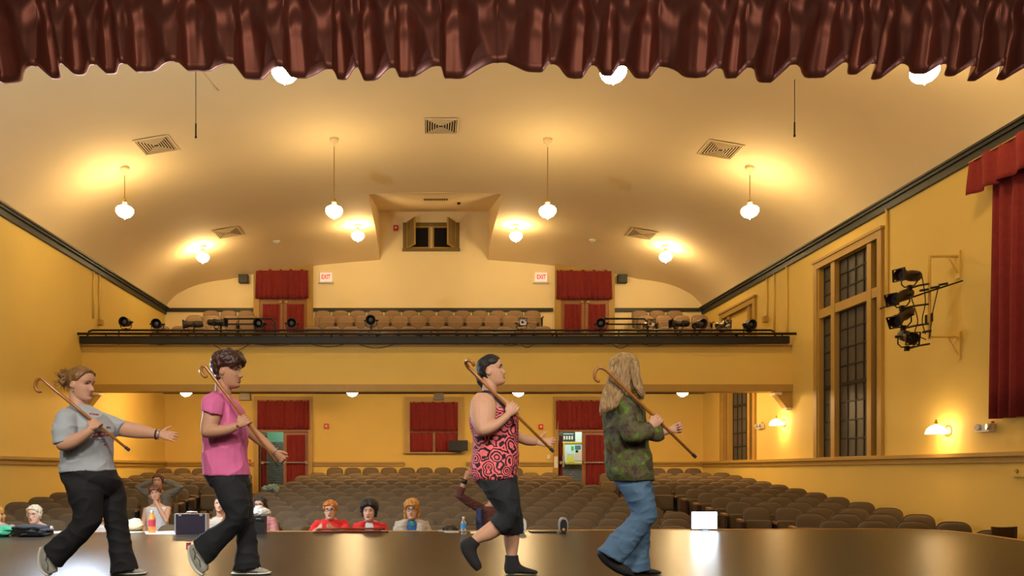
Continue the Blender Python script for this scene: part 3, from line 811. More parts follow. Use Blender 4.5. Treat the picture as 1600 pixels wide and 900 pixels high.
# ------------------------------------------------------------------ stage lanterns
def lantern(label, pos, aim, mat, kind='profile', group=None, name='stage_lantern', sc=1.0):
    """lens tube pointing down local -Y, yoke, hook clamp and rear cap; pos is the clamp point"""
    r = thing(name, label, 'stage light', pos, group); pos = Vector(pos)
    d = (Vector(aim) - pos).normalized(); rot = d.to_track_quat('-Y', 'Z').to_matrix(); c = Vector((0, 0, .17))
    T = lambda p: c + rot @ Vector(p)
    rx = rot @ Matrix.Rotation(math.pi / 2, 3, 'X')      # local +z of a lathe -> -Y
    if kind == 'profile':
        MB().lathe([(.055, -.20), (.075, -.16), (.078, -.02), (.065, .0), (.065, .13), (.085, .15), (.085, .22), (.078, .22), (.07, .14)], 16, c, rx).build('body', mat, r, local=True, smooth='auto')
        fr = MB()
        for s in (-1, 1): fr.box(T((s * .082, -.225, 0)), (.012, .03, .176), rot); fr.box(T((0, -.225, s * .082)), (.176, .03, .012), rot)
        fr.build('gel_frame', m_iron, r, local=True)
    else:
        MB().lathe([(.03, -.13), (.08, -.11), (.095, -.04), (.10, .08), (.115, .10), (.115, .13), (.105, .13), (.09, .06)], 18, c, rx).build('body', mat, r, local=True, smooth='auto')
    MB().lathe([(.062 if kind == 'profile' else .088, 0), (.03, .02), (.005, .025)], 14, T((0, -.12 if kind == 'profile' else -.07, 0)), rx).build('lens', M('lantern_lens', (.03, .035, .05), .12, spec=.8), r, local=True, smooth=True)
    side = rot @ Vector((1, 0, 0)); y = MB()
    w = .115 if kind == 'profile' else .13
    y.tube([c + side * w, c + side * w + Vector((0, 0, -.10)), c + side * w * .6 + Vector((0, 0, -.15)), c - side * w * .6 + Vector((0, 0, -.15)), c - side * w + Vector((0, 0, -.10)), c - side * w], .010, 6)
    y.build('yoke', m_iron, r, local=True, smooth=True)
    for s in (-1, 1): MB().tube([c + side * s * (w - .03), c + side * s * (w + .035)], .020, 8).build('tilt_knob', m_iron, r, local=True)
    MB().box((0, 0, .0), (.05, .05, .07)).build('clamp', m_iron, r, local=True)
    r.scale = (sc, sc, sc)
    return r


m_lant = M('lantern_black', (.028, .022, .018), .38, metal=.3, var=.25)
m_lantd = M('lantern_brown', (.045, .026, .016), .45, metal=.2, var=.25)
m_chrome = M('polished_lantern', (.62, .58, .52), .22, metal=1.0, var=.1)


def balcony():
    x0, x1 = XL, XR
    mb = MB(); mb.bbox((x0, DBAL, 2.66), (x1, DBAL + .18, 3.58)); b = mb.build('wall_balcony', m_wall); tag(b, kind='structure')
    q = [(DBAL + .05, 2.72), (DBAL + .05, 2.84), (DB, soffit(DB) + .14), (DB, soffit(DB))]
    s = MB().prism([(x0, d, z) for d, z in q], (x1 - x0, 0, 0)).build('ceiling_balcony', m_wall); tag(s, kind='structure')
    MB().bbox((x0, DBAL - .07, 2.55), (x1, DBAL + .25, 2.71)).build('edge_beam', m_trim, b)
    MB().bbox((x0, DBAL - .035, 3.555), (x1, DBAL + .1, 3.60)).build('ledge', m_trim, b)
    # corbels in the two corners
    for x, s in ((XL, 1), (XR, -1)):
        poly = [(x, DBAL - .04, 2.56), (x + s * .36, DBAL - .04, 2.56), (x + s * .36, DBAL - .04, 2.48), (x + s * .12, DBAL - .04, 2.17), (x, DBAL - .04, 2.17)]
        cb = MB().prism(poly, (0, .22, 0)).build('bracket', m_trim, b)
        MB().bbox((x + s * .14, DBAL - .05, 2.13), (x + s * .02, DBAL + .2, 2.19)).build('bracket_cap', m_upper, cb); MB().bbox((x + s * .40, DBAL - .05, 2.48), (x + s * .24, DBAL + .2, 2.54)).build('bracket_cap', m_upper, cb)
    # floor steps
    for i, (a, z) in enumerate(BSTEP):
        f = a + BROW if i < 2 else DB
        for xa, xb in (((-6.9, -5.15) , (-3.2, 3.7), (5.75, 7.9)) if i else ((x0, x1),)):
            tag(MB().bbox((xa, a, 3.05), (xb, f if i else DB, z)).build('floor_balcony', m_floor), kind='structure')
    tag(MB().bbox((x0, DBAL + .1, 3.05), (x1, BSTEP[0][0], 3.40)).build('floor_balcony', m_floor), kind='structure')
    # black pipe trough and rails along the front
    r = thing('lighting_rail', 'long black pipe rail and trough running across the balcony front', 'rail', (XC, DBAL - .1, 3.6))
    MB().bbox((XL + .02, DBAL - .16, 3.61), (XR - .12, DBAL - .02, 3.775)).build('trough', m_black, r)
    MB().tube([(XL - .0, DBAL - .2, 3.815), (XR - .0, DBAL - .2, 3.815)], .03, 8).build('lower_pipe', m_iron, r, smooth=True)
    y = DBAL + .05; a, c = P(137, 516, y), P(1211, 516, y)
    MB().tube([(a.x, y, 3.80), (a.x, y, a.z - .10), (a.x + .03, y, a.z - .03), (a.x + .10, y, a.z), (c.x - .10, y, a.z), (c.x - .03, y, a.z - .03), (c.x, y, a.z - .10), (c.x, y, 3.80)], .024, 8).build('upper_pipe', m_iron, r, smooth=True)
    for i in range(11):
        x = a.x + (c.x - a.x) * (i + .5) / 11; MB().tube([(x, y, 3.60), (x, y, a.z)], .016, 6).build('post', m_iron, r)
    for i in range(16):
        x = XL + .6 + i * 1.0; MB().tube([(x, DBAL - .2, 3.82), (x + .04, DBAL - .08, 3.66)], .016, 6).build('pipe_strut', m_iron, r)
    for u, v, lab in ((345, 430, 'black double guard rail at the head of the left balcony aisle'), (938, 1012, 'black double guard rail at the head of the right balcony aisle')):
        yy = DBAL + .10; p0, p1 = P(u, 498, yy), P(v, 498, yy); g = thing('guard_rail', lab, 'rail', ((p0.x + p1.x) / 2, yy, 3.4))
        MB().tube([(p0.x, yy, 3.40), (p0.x, yy, p0.z - .08), (p0.x + .08, yy, p0.z), (p1.x - .08, yy, p0.z), (p1.x, yy, p0.z - .08), (p1.x, yy, 3.40)], .022, 8).build('top_rail', m_iron, g, smooth=True)
        z2 = p0.z - .125; MB().tube([(p0.x, yy, z2), (p1.x, yy, z2)], .018, 6).build('mid_rail', m_iron, g)
    # lanterns clamped to the rail
    L = [(197, 505, 'black lantern at the far left end of the balcony rail', m_lant, 'fresnel', (-1.5, -1)), (246, 508, 'black lantern second from the left on the balcony rail', m_lant, 'fresnel', (1.2, 0)),
         (303, 508, 'black lantern third from the left on the balcony rail, turned sideways', m_lantd, 'profile', (-9, 4)), (338, 505, 'dark lantern lying almost level, fourth from the left on the rail', m_lant, 'profile', (9, 9)),
         (406, 507, 'black lantern in front of the left balcony aisle', m_lant, 'fresnel', (-2, 1)), (456, 507, 'black lantern just right of the left balcony aisle', m_lantd, 'fresnel', (2, 0)),
         (580, 502, 'round black lantern alone before the centre balcony seats', m_lant, 'fresnel', (-.6, 2)), (815, 506, 'polished metal lantern before the right end of the centre balcony seats', m_chrome, 'profile', (.4, -1)),
         (939, 507, 'black lantern at the left end of the right guard rail', m_lantd, 'fresnel', (-3, 3)), (1013, 508, 'polished lantern at the right end of the right guard rail', m_chrome, 'profile', (.2, -1)),
         (1063, 507, 'black lantern turned left in the close pair on the right balcony rail', m_lant, 'profile', (-9, 5)), (1093, 508, 'dark lantern turned right in the close pair on the right balcony rail', m_lantd, 'fresnel', (5, 3)),
         (1128, 509, 'polished metal lantern second from the right end of the rail', m_chrome, 'profile', (3.4, -1)), (1170, 509, 'black lantern at the far right end of the balcony rail', m_lant, 'fresnel', (4, 1))]
    for px, py, lab, mt, kd, (ax, ay) in L:
        p = P(px, py, DBAL + .05); lantern(lab, (p.x, DBAL + .05, p.z - .17 + .02), (p.x + ax * (1 if abs(ax) < 6 else 3), 2 + ay if abs(ax) < 6 else 12, 2.6), mt, kd, 'lanterns on the balcony rail')
    # slack cables below the trough
    rnd = random.Random(3)
    cab = []
    where = ('at the left aisle, nearest the wall', 'at the left aisle, the longer loop', 'left of the lone round lantern', 'right under the lone round lantern', 'left of the polished centre lantern', 'right under the polished centre lantern', 'left part of the right aisle', 'right part of the right aisle', 'under the second lantern from the left', 'near the right end lanterns')
    for u, v, dip in ((330, 392, 14), (385, 470, 5), (480, 545, 7), (556, 620, 9), (780, 815, 5), (812, 835, 8), (955, 985, 9), (1000, 1040, 6), (240, 262, 4), (1090, 1150, 3)):
        cab.append((u, v, dip))
    for k, (u, v, dip) in enumerate(cab):
        yy = DBAL - .19; pts = [P(u + (v - u) * t, 535 + dip * 4 * t * (1 - t), yy) for t in [i / 10 for i in range(11)]]
        b = pts[5]; tag(MB().tube(pts, .009, 5).build('cable', m_rubber, loc=b, smooth=True), 'slack black cable below the balcony rail, ' + where[k], 'cable', 'cables under the balcony rail')


BROW = .95
BSTEP = [(19.6, 3.74), (20.55, 4.22), (21.5, 4.55)]
balcony()


def under_balcony_bowls():
    for px, lab in ((290.5, 'glowing bowl light under the balcony, farthest left'), (550.5, 'glowing bowl light under the balcony between left door and rear window'), (810, 'glowing bowl light under the balcony left of the right lower door'), (1066.5, 'glowing bowl light under the balcony, farthest right')):
        D = 19.0; p = P(px, 617, D); z = soffit(D); r = thing('ceiling_bowl_light', lab, 'lamp', (p.x, D, z), 'bowl lights under the balcony')
        MB().lathe([(.10, 0), (.10, -.05), (.155, -.075)], 18).build('fitter', m_brass, r, local=True, smooth='auto')
        MB().lathe([(.158, -.07), (.16, -.11), (.14, -.18), (.10, -.235), (.05, -.265), (.01, -.275)], 22).build('bowl', m_bowl, r, local=True, smooth=True)


under_balcony_bowls()


def side_rig():
    D = 11.8; px = 7.74
    r = thing('lantern_bracket', 'yellow painted pipe frame holding four stage lanterns off the right wall', 'bracket', (XR, D, 3.4))
    MB().tube([(px, D, 4.09), (px, D, 2.80)], .024, 8).build('upright_pipe', m_wall, r)
    for z, dz in ((4.08, -.28), (2.84, -.30)):
        MB().tube([(px, D, z), (XR - .01, D - .0, z)], .022, 8).build('cross_pipe', m_wall, r); MB().tube([(px + .28, D, z), (XR - .01, D, z + dz)], .014, 6).build('brace', m_wall, r)
        MB().bbox((XR - .03, D - .05, z + dz - .06), (XR, D + .05, z + .08)).build('wall_plate', m_wall, r)
    a, b = P(1384, 480, 12.6), P(1488, 443, 11.72); b.x = XR - .02; a.x = 7.0
    MB().tube([(7.05, 11.92, 3.30), (7.62, D - .03, 3.5), (XR - .02, 11.7, 3.68)], .013, 8).build('slanting_pipe', m_iron, r)
    labs = ('topmost of the four lanterns on the right wall bracket', 'second lantern down on the right wall bracket', 'third lantern down on the right wall bracket', 'lowest lantern on the right wall bracket, facing the stage')
    for k, (u, v, aim) in enumerate(((1421, 428, (-9, -.8)), (1409, 460, (-9, -3.5)), (1411, 491, (-8, -5)), (1417, 523, (-2, -3)))):
        c = P(u, v, D - .12); ll = lantern('dark brown ' + labs[k], (c.x, c.y, c.z - .21), (c.x + aim[0], c.y - (4 if k < 3 else 9), c.z + aim[1]), m_lantd, 'profile', 'lanterns on the right wall bracket', sc=1.08)
        arm = MB().tube([(c.x + .036, c.y, c.z - .21), ((c.x + px) / 2, D - .06, c.z - .16), (px, D, c.z - .12)], .015, 6); arm.build('arm', m_iron, r)
    for k, pts in enumerate(([(1440, 428), (1446, 470), (1441, 500), (1446, 522)], [(1424, 465), (1434, 500), (1430, 520), (1447, 531)], [(1466, 450), (1458, 485), (1456, 500), (1452, 528)])):
        q = [P(u, v, D - .08) for u, v in pts]; q = [Vector(p) for p in catmull(q, 5)]; tag(MB().tube(q, .008, 5).build('cable', m_rubber, loc=q[-1], smooth=True), 'black power cable by the right wall lanterns, ' + ('longest, from the top lantern down', 'looping from second lantern to lowest', 'straight drop on the pipe side')[k], 'cable', 'cables on the right wall bracket')
    for k, (u, v, ang) in enumerate(((1447, 499, 0), (1456, 496, 0), (1444, 453, 80), (1461, 449, 80), (1474, 444, 80), (1448, 518, 80))):
        c = P(u, v, D - .10); o = MB().tube([(0, 0, -.065), (0, 0, .065)], .018, 8).build('connector', m_rubber, None, loc=None); o.location = c; o.rotation_euler = (0, math.radians(ang), 0); tag(o, 'black cable connector by the right wall lanterns, ' + ('upright, left of two', 'upright, right of two', 'on the slanting pipe, leftmost', 'on the slanting pipe, middle', 'on the slanting pipe, nearest the wall', 'lowest, lying level')[k], 'connector', 'connectors on the right wall bracket')


side_rig()


# ------------------------------------------------------------------ seats
def seat_meshes():
    def outline(w, z0, z1, rr, n=7):
        pts = [(-w, z0 + .04), (-w + .03, z0), (w - .03, z0), (w, z0 + .04)]
        for i in range(n + 1):
            a = math.pi / 2 * i / n; pts.append((w - rr + rr * math.cos(a) ** .8, z1 - rr * .8 + rr * .8 * math.sin(a) ** .8))
        for i in range(n + 1):
            a = math.pi / 2 * (1 - i / n); pts.append((-w + rr - rr * math.cos(a) ** .8, z1 - rr * .8 + rr * .8 * math.sin(a) ** .8))
        return pts
    tilt = lambda p: Vector((p[0], p[1] + (p[2] - .40) * .20, p[2]))
    o = outline(.226, .36, .855, .185); cz = .60
    R = [[tilt((x * s, y, cz + (z - cz) * s)) for x, z in o] for s, y in ((1, .012), (1.0, -.02), (.95, -.045), (.80, -.058), (.45, -.064))]
    back = MB().rings(R).mesh('backrest')
    o2 = outline(.2325, .34, .868, .188)
    R = [[tilt((x * s, y, cz + (z - cz) * s)) for x, z in o2] for s, y in ((1, .004), (1, .028), (.9, .045))]
    shell = MB().rings(R).mesh('back_shell')
    sp = MB()   # seat pan tipped up
    o3 = outline(.215, .30, .64, .05, 3)
    R = [[Vector((x * s, y + (z - .4) * .10, .47 + (z - .47) * s)) for x, z in o3] for s, y in ((.9, -.06), (1, -.085), (1, -.16), (.92, -.185), (.6, -.19))]
    pan = sp.rings(R).mesh('seat_pan')
    arm = MB().bbox((.234, -.30, .585), (.268, .0, .625)).mesh('armrest')
    std = MB().bbox((.243, -.18, 0), (.259, .02, .585)).bbox((.234, -.20, 0), (.268, .06, .012)).mesh('standard')
    pan2 = MB().bbox((-.02, -.36, 0), (.03, .06, .62)).mesh('end_panel'); cap = MB().bbox((-.022, -.38, .62), (.042, .06, .655)).mesh('panel_cap')
    for me in (back, shell, pan): me.polygons.foreach_set('use_smooth', [True] * len(me.polygons)); me.set_sharp_from_angle(angle=math.radians(50))
    return back, shell, pan, arm, std, pan2, cap


SEATM = seat_meshes()
SEATS = []          # (x, D, z, rotz, label, group, end)  end: -1/1 dark aisle panel on that side
ORD = ['', 'first', 'second', 'third', 'fourth', 'fifth', 'sixth', 'seventh', 'eighth', 'ninth', 'tenth', 'eleventh', 'twelfth', 'thirteenth', 'fourteenth', 'fifteenth', 'sixteenth', 'seventeenth', 'eighteenth']
PITCH = .505


def plan_seats():
    for i in range(1, 14):
        D = 19.94 - (i - 1) * .70; rw = ORD[14 - i]
        hw = 3.57 + .115 * (19.94 - D); n = int(2 * hw / PITCH)
        if n % 2 != i % 2: n -= 1
        for k in range(n):
            x = .21 + (k - (n - 1) / 2) * PITCH
            SEATS.append((x, D, zfloor(0, D), 0, 'brown seat in centre block, %s row from the stage, %s from left aisle' % (rw, ORD[k + 1]), 'centre block seats', 0))
        for s, nm in ((-1, 'left'), (1, 'right')):
            xa = 4.52 + .155 * (19.94 - D); xb = 7.58 if s > 0 else 7.50
            m = int((xb - xa) / PITCH) + 1
            for k in range(m):
                x = xb - k * PITCH; t = min(1, max(0, (x - 4.4) / 3.3)); Dx = D * (1 - t) + t * (11.251 + 1.149 * (D - 12.24))
                slope = (D - (11.251 + 1.149 * (D - 12.24))) / 3.3
                if Dx < 11.0 and x < 6.6: continue
                xx = .21 + s * x
                SEATS.append((xx, Dx, zfloor(xx, Dx), -s * math.atan(max(0, slope)), 'brown seat in %s block, %s row from the stage, %s from the %s wall' % (nm, rw, ORD[k + 1], nm), nm + ' block seats', -s if k == m - 1 else 0))
    D = 21.5
    for a, b, nm, grp in ((-2.55, 2.95, 'centre', 'centre'), (-7.35, -5.1, 'left', 'left'), (5.5, 7.75, 'right', 'right')):
        n = int((b - a) / PITCH) + 1
        for k in range(n):
            SEATS.append((a + k * PITCH, D, zfloor(0, D) if abs(a + k * PITCH) < 4 else zfloor(a + k * PITCH, D), 0, 'brown seat in the last %s row by the rear wall, %s from left' % (nm, ORD[k + 1]), nm + ' block seats', 0))
    for i, (bd, z) in enumerate(BSTEP):
        D = bd + .62
        for a, n, nm in ((-2.72 - .25 * (i != 1), 12 if i == 1 else 13, 'centre'), (-6.6 + .0 * i, (4, 4, 3)[i], 'left'), (5.95 + .12 * i, (4, 4, 3)[i], 'right')):
            p = .505
            for k in range(n):
                x = a + k * p + (0 if nm != 'left' else .2 * i)
                if i == 0: x += -.4 if nm == 'left' else (.4 if nm == 'right' else 0)
                SEATS.append((x, D, z, 0, 'tan balcony seat, %s row, %s section, %s from left' % (('front', 'middle', 'back')[i], nm, ORD[k + 1]), nm + ' balcony seats', 0))


plan_seats()


def sit_depth(px, py, least=10.5):
    """how far off a seated watcher is whose eyes show at that pixel"""
    lo, hi = 8.0, 20.0
    for _ in range(40):
        D = (lo + hi) / 2; p = P(px, py, D)
        if p.z - (zfloor(p.x, D + .25) + 1.235) > 0: lo = D
        else: hi = D
    return max(least, D)


WATCH = {}
for nm, px, py, lab in (('ginger', 516, 798.5, 'brown seat under the ginger-haired woman at the stage edge'), ('dark', 577, 800.5, 'brown seat under the dark-haired woman in red at the stage edge'), ('gold', 643.5, 797.5, 'brown seat under the golden-haired woman in hoodie'),
                        ('grey', 53.5, 805, 'brown seat under the grey-haired woman in white'), ('left', -6, 805, 'brown seat under the golden-haired woman by the grey-haired one'), ('girl', 343, 788.5, 'brown seat under the girl in cream top'), ('pinktop', 407, 790, 'brown seat under the woman with long dark hair'),
                        ('chin', 243, 771, 'brown seat under the woman in white sleeveless top'), ('lean', 247, 752.5, 'brown seat under the woman leaning back in olive top'), ('hid', 163, 800, 'brown seat under the woman half hidden behind the grey-tee walker')):
    D = sit_depth(px, py); x = P(px, py, D).x; WATCH[nm] = (px, py, D)
    SEATS[:] = [s for s in SEATS if not (abs(s[0] - x) < .50 and D + .25 - .50 < s[1] < D + .25 + .50)]
    SEATS.append((x, D + .34, P(px, py, D).z - 1.235, 0, lab, 'seats taken by watchers', 2))


def build_seats():
    S = sorted(SEATS, key=lambda s: s[1]); back, shell, pan, arm, std, ep, cap = SEATM
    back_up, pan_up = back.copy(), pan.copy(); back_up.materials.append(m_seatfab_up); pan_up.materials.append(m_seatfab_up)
    parts = (('backrest', back, m_seatfab), ('back_shell', shell, m_seatshell), ('seat_pan', pan, m_seatfab), ('armrest', arm, m_arm), ('standard', std, m_iron))
    for me, mt in ((back, m_seatfab), (shell, m_seatshell), (pan, m_seatfab), (arm, m_arm), (std, m_iron), (ep, m_endpanel), (cap, m_arm)): me.materials.append(mt)
    for x, D, z, rz, lab, grp, end in S[:300]:
        r = thing('theatre_seat', lab, 'seat', (x, D, z), grp, rz)
        for nm, me, mt in parts:
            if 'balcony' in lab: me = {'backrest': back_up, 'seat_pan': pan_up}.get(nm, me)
            o = bpy.data.objects.new(nm, me); COL.objects.link(o); o.parent = r
            if end == 2 and nm == 'seat_pan': o.rotation_euler = (math.radians(84), 0, 0); o.location = (0, .24, .44)
        if abs(end) == 1:
            o = bpy.data.objects.new('end_panel', ep); COL.objects.link(o); o.parent = r; o.location = (end * .31, 0, 0); o.rotation_euler = (0, 0, 0 if end > 0 else 0)
            c = bpy.data.objects.new('panel_cap', cap); COL.objects.link(c); c.parent = o
    # the farthest seats, past the first three hundred, joined
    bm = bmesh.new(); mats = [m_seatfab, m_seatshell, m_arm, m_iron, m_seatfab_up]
    for x, D, z, rz, lab, grp, end in S[300:]:
        mw = Matrix.Translation((x, D, z)) @ Matrix.Rotation(rz, 4, 'Z')
        for nm, me, mt in parts:
            k = len(bm.verts); kf = len(bm.faces); bm.from_mesh(me); bm.verts.ensure_lookup_table(); bm.faces.ensure_lookup_table()
            for v in bm.verts[k:]: v.co = mw @ v.co
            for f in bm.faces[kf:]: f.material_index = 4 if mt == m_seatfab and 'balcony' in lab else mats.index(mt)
    me = bpy.data.meshes.new('far_theatre_seats'); bm.to_mesh(me); bm.free()
    for m in mats: me.materials.append(m)
    o = bpy.data.objects.new('far_theatre_seats', me); COL.objects.link(o); tag(o, 'distant brown theatre seats at the rear of the hall and balcony', 'seats', kind='stuff')


build_seats()


# ------------------------------------------------------------------ figures
def ring2(p1, p2, ry, D, dy=0.0, n=20):
    """an oval cross-section: its two edge points in the frame, its half depth, its distance"""
    a, b = P(p1[0], p1[1], D + dy), P(p2[0], p2[1], D + dy); c = (a + b) / 2; e = (b - a) / 2; f = Vector((0, ry, 0))
    return [c + e * math.cos(2 * math.pi * k / n) + f * math.sin(2 * math.pi * k / n) for k in range(n)]


def loft(mb, R, D, dy=0.0, sub=3, n=20):
    """R: list of (x1, y1, x2, y2, half_depth[, dy]); smooth body through the cross-sections"""
    A = [np.array([*r[:5], r[5] if len(r) > 5 else dy], float) for r in R]
    mb.rings([ring2((r[0], r[1]), (r[2], r[3]), r[4], D, r[5], n) for r in catmull(A, sub)]); return mb


_PZ = [-.118, -.112, -.100, -.088, -.078, -.068, -.061, -.054, -.046, -.038, -.028, -.012, .004, .018, .032, .055, .080, .100, .113, .119]
_PF = [.048, .074, .083, .0845, .0840, .0835, .083, .083, .083, .082, .081, .079, .074, .080, .087, .085, .073, .048, .020, .002]
_PB = [.020, .000, -.015, -.025, -.035, -.045, -.052, -.058, -.065, -.072, -.080, -.090, -.096, -.099, -.101, -.100, -.089, -.064, -.030, -.004]
_PW = [.018, .030, .043, .050, .054, .057, .059, .061, .063, .065, .067, .070, .071, .072, .074, .075, .067, .047, .022, .003]
_NZ = [-.118, -.047, -.043, -.036, -.028, -.015, .005, .022, .034, .119]
_NA = [0, 0, .010, .025, .029, .020, .011, .006, 0, 0]


def head_point(th, z, grow=0.0):
    f, b, w = (float(np.interp(z, _PZ, t)) for t in (_PF, _PB, _PW))
    c, s = math.cos(th), math.sin(th); y = w * math.copysign(abs(s) ** .92, s)
    if c >= 0: x = f * abs(c) ** .80 if f > 0 else 0
    else: x = (b if b < 0 else b) * abs(c) ** .9 if b < 0 else b * abs(c)
    if c > 0:
        wn = .010 + .006 * max(0, min(1, (.0 - z) / .03))
        x += float(np.interp(z, _NZ, _NA)) * math.exp(-(y / wn) ** 2)
        x -= .010 * math.exp(-((abs(y) - .031) / .013) ** 2 - ((z - .006) / .010) ** 2)
        x += .004 * math.exp(-((abs(y) - .034) / .016) ** 2 - ((z + .022) / .014) ** 2)
        gy = math.exp(-(y / .021) ** 2)
        x += gy * (.0050 * math.exp(-((z + .0555) / .0055) ** 2) + .0048 * math.exp(-((z + .0670) / .0058) ** 2) + .0055 * math.exp(-((z + .094) / .011) ** 2) - .0035 * math.exp(-((z + .079) / .006) ** 2))
        x -= .005 * math.exp(-((z + .0612) / .0022) ** 2 - (y / .020) ** 2)
    p = Vector((x, y, z))
    if grow:
        q = Vector((x, y, z * .9)); p = p + q.normalized() * grow
    return p


class Head:
    def __init__(s, px, py, D, yaw, pitch=0, roll=0, scale=1.0, dy=0.0):
        """yaw: 0 faces +x, -90 faces the stage; the px, py is the level of the eyes at mid head"""
        s.c = P(px, py, D + dy); s.s = scale
        s.m = Matrix.Rotation(math.radians(yaw), 3, 'Z') @ Matrix.Rotation(math.radians(-pitch), 3, 'Y') @ Matrix.Rotation(math.radians(roll), 3, 'X')

    def w(s, p): return s.c + s.m @ (Vector(p) * s.s)

    def skull(s, mb, neck_to=None, nr=.055):
        zs = np.linspace(-.118, .119, 64); n = 48
        mb.rings([[s.w(head_point(2 * math.pi * k / n, z)) for k in range(n)] for z in zs])
        for sd in (-1, 1):   # ears
            e = s.m @ Matrix.Rotation(sd * .35, 3, 'Z'); mb.ball(s.w((-.014, sd * .070, -.012)), .016 * s.s, .009 * s.s, .026 * s.s, e, 12); mb.tube([s.w((-.014 + .016 * math.sin(q), sd * .079, -.012 + .026 * math.cos(q))) for q in (-.4, .0, -.8, -1.5, -2.2)], .0042 * s.s, 6)
        if neck_to is not None:
            mb.tube([s.w((-.030, 0, -.03)), s.w((-.030, 0, -.085)), (s.w((-.032, 0, -.10)) + Vector(neck_to)) / 2, Vector(neck_to)], [nr * s.s * .98, nr * s.s, nr * s.s, nr * 1.12 * s.s], 16)
        return mb

    def face(s, parent, brow=None, glasses=None, lips=True):
        for sd in (-1, 1):
            e = head_point(.40 * sd, .006)
            MB().ball(s.w((e.x - .0045, sd * .031, .006)), .0092 * s.s, .0135 * s.s, .0065 * s.s, s.m, 10).build('eye', m_eyewhite, parent, smooth=True)
            MB().ball(s.w((e.x + .0022, sd * .030, .006)), .0042 * s.s, .0062 * s.s, .0062 * s.s, s.m, 10).build('iris', m_eye, parent, smooth=True)
            MB().tube([s.w((head_point(a * sd, .013).x + .001, head_point(a * sd, .013).y, .0125)) for a in (.22, .40, .58)], [.0016, .0026, .0016], 6).build('eyelid', m_eye if brow else m_eye, parent)
            MB().tube([s.w(head_point(a * sd, z) + Vector((.002, 0, 0))) for a, z in ((.16, .027), (.36, .032), (.62, .026))], [.003, .0042, .002], 6).build('eyebrow', brow or m_eye, parent, smooth=True)
        if not lips:
            MB().tube([s.w((head_point(.19 * math.cos(q), -.062).x + .0015 * math.sin(q) ** 2, .0175 * math.cos(q), -.062 + .0115 * math.sin(q))) for q in [k * math.pi / 8 for k in range(17)]], .0030 * s.s, 6).build('lip', m_lip, parent, smooth=True)
        for z, r in ((-.0555, .0034), (-.0672, .0042)) if lips else ():
            MB().tube([s.w((head_point(a, z).x - .0008, head_point(a, z).y, z)) for a in (-.34, -.17, 0, .17, .34)], [.0012 * s.s, r * s.s, r * s.s * 1.1, r * s.s, .0012 * s.s], 7).build('lip', m_lip, parent, smooth=True)
        if glasses:
            g = MB()
            for sd in (-1, 1):
                c = Vector((.094, sd * .032, .004)); g.tube([s.w(c + Vector((-.004 * math.cos(a) ** 2, .024 * math.cos(a), .016 * math.sin(a)))) for a in [k * math.pi / 8 for k in range(17)]], .0024 * s.s, 6)
                g.tube([s.w((.090, sd * .056, .006)), s.w((.03, sd * .080, .006)), s.w((-.02, sd * .080, .0))], .002 * s.s, 5)
            g.tube([s.w((.096, -.009, .006)), s.w((.096, .009, .006))], .002 * s.s, 5)
            g.build('spectacles', glasses, parent, smooth=True)

    def hair(s, mb, top=.02, front=.075, side=.0, back=-.075, sidex=.2, wave=0.0):
        """cap of hair: grows out of the scalp above the hairline, sinks into the skull elsewhere"""
        zs = np.linspace(-.112, .119, 48); n = 48; R = []
        for z in zs:
            row = []
            for k in range(n):
                th = 2 * math.pi * k / n; a = abs((th + math.pi) % (2 * math.pi) - math.pi)      # 0 front .. pi back
                hl = float(np.interp(a, [0, .55, 1.05, 1.35, 1.75, 2.1, math.pi], [front, front - .008, front - .035, side, side - .01, back + .02, back]))
                t = max(0, min(1, (z - hl) / .016)); t = t * t * (3 - 2 * t)
                up = max(0, min(1, (z + .02) / .12))
                row.append(s.w(head_point(th, z, -.026 + t * (.026 + top * (.45 + .55 * up)) + wave * t * math.sin(th * 9 + z * 60))))
            R.append(row)
        mb.rings(R); return mb


def remeshed(mb, name, voxel, smooth=3, crumple=0.0, cscale=9.0, seed=0, folds=0.0, fdir=(1, .4, 3)):
    """close the overlapping pieces into one continuous skin, soften it, add cloth folds"""
    me = mb.mesh(name); o = bpy.data.objects.new(name, me); COL.objects.link(o)
    md = o.modifiers.new('r', 'REMESH'); md.mode = 'VOXEL'; md.voxel_size = voxel; md.use_smooth_shade = True
    if smooth: sm = o.modifiers.new('s', 'SMOOTH'); sm.factor = .5; sm.iterations = smooth
    dg = bpy.context.evaluated_depsgraph_get(); m2 = bpy.data.meshes.new_from_object(o.evaluated_get(dg))
    bpy.data.objects.remove(o); bpy.data.meshes.remove(me); m2.name = name
    if crumple or folds:
        nv = len(m2.vertices); co = np.empty(nv * 3, np.float32); no = np.empty(nv * 3, np.float32)
        m2.vertices.foreach_get('co', co); m2.vertices.foreach_get('normal', no); co = co.reshape(-1, 3); no = no.reshape(-1, 3)
        off = np.empty(nv, np.float32); s = Vector((seed * 3.7, seed * 1.3, seed * 2.1)); f = Vector(fdir)
        for i in range(nv):
            p = Vector(co[i]); v = 0.0
            if crumple: v += crumple * noise.noise(p * cscale + s)
            if folds:
                q = Vector((p.x * f.x, p.y * f.y, p.z * f.z)) * cscale + s; v += folds * (1 - 2 * abs(noise.noise(q)) ** .6)
            off[i] = v
        co += no * off[:, None]; m2.vertices.foreach_set('co', co.ravel()); m2.update()
    m2.polygons.foreach_set('use_smooth', [True] * len(m2.polygons))
    return m2


def put(mb, name, mat, parent, voxel, **kw):
    me = remeshed(mb, name, voxel, **kw); me.transform(Matrix.Translation(-wloc(parent))); return link(name, me, mat, parent)


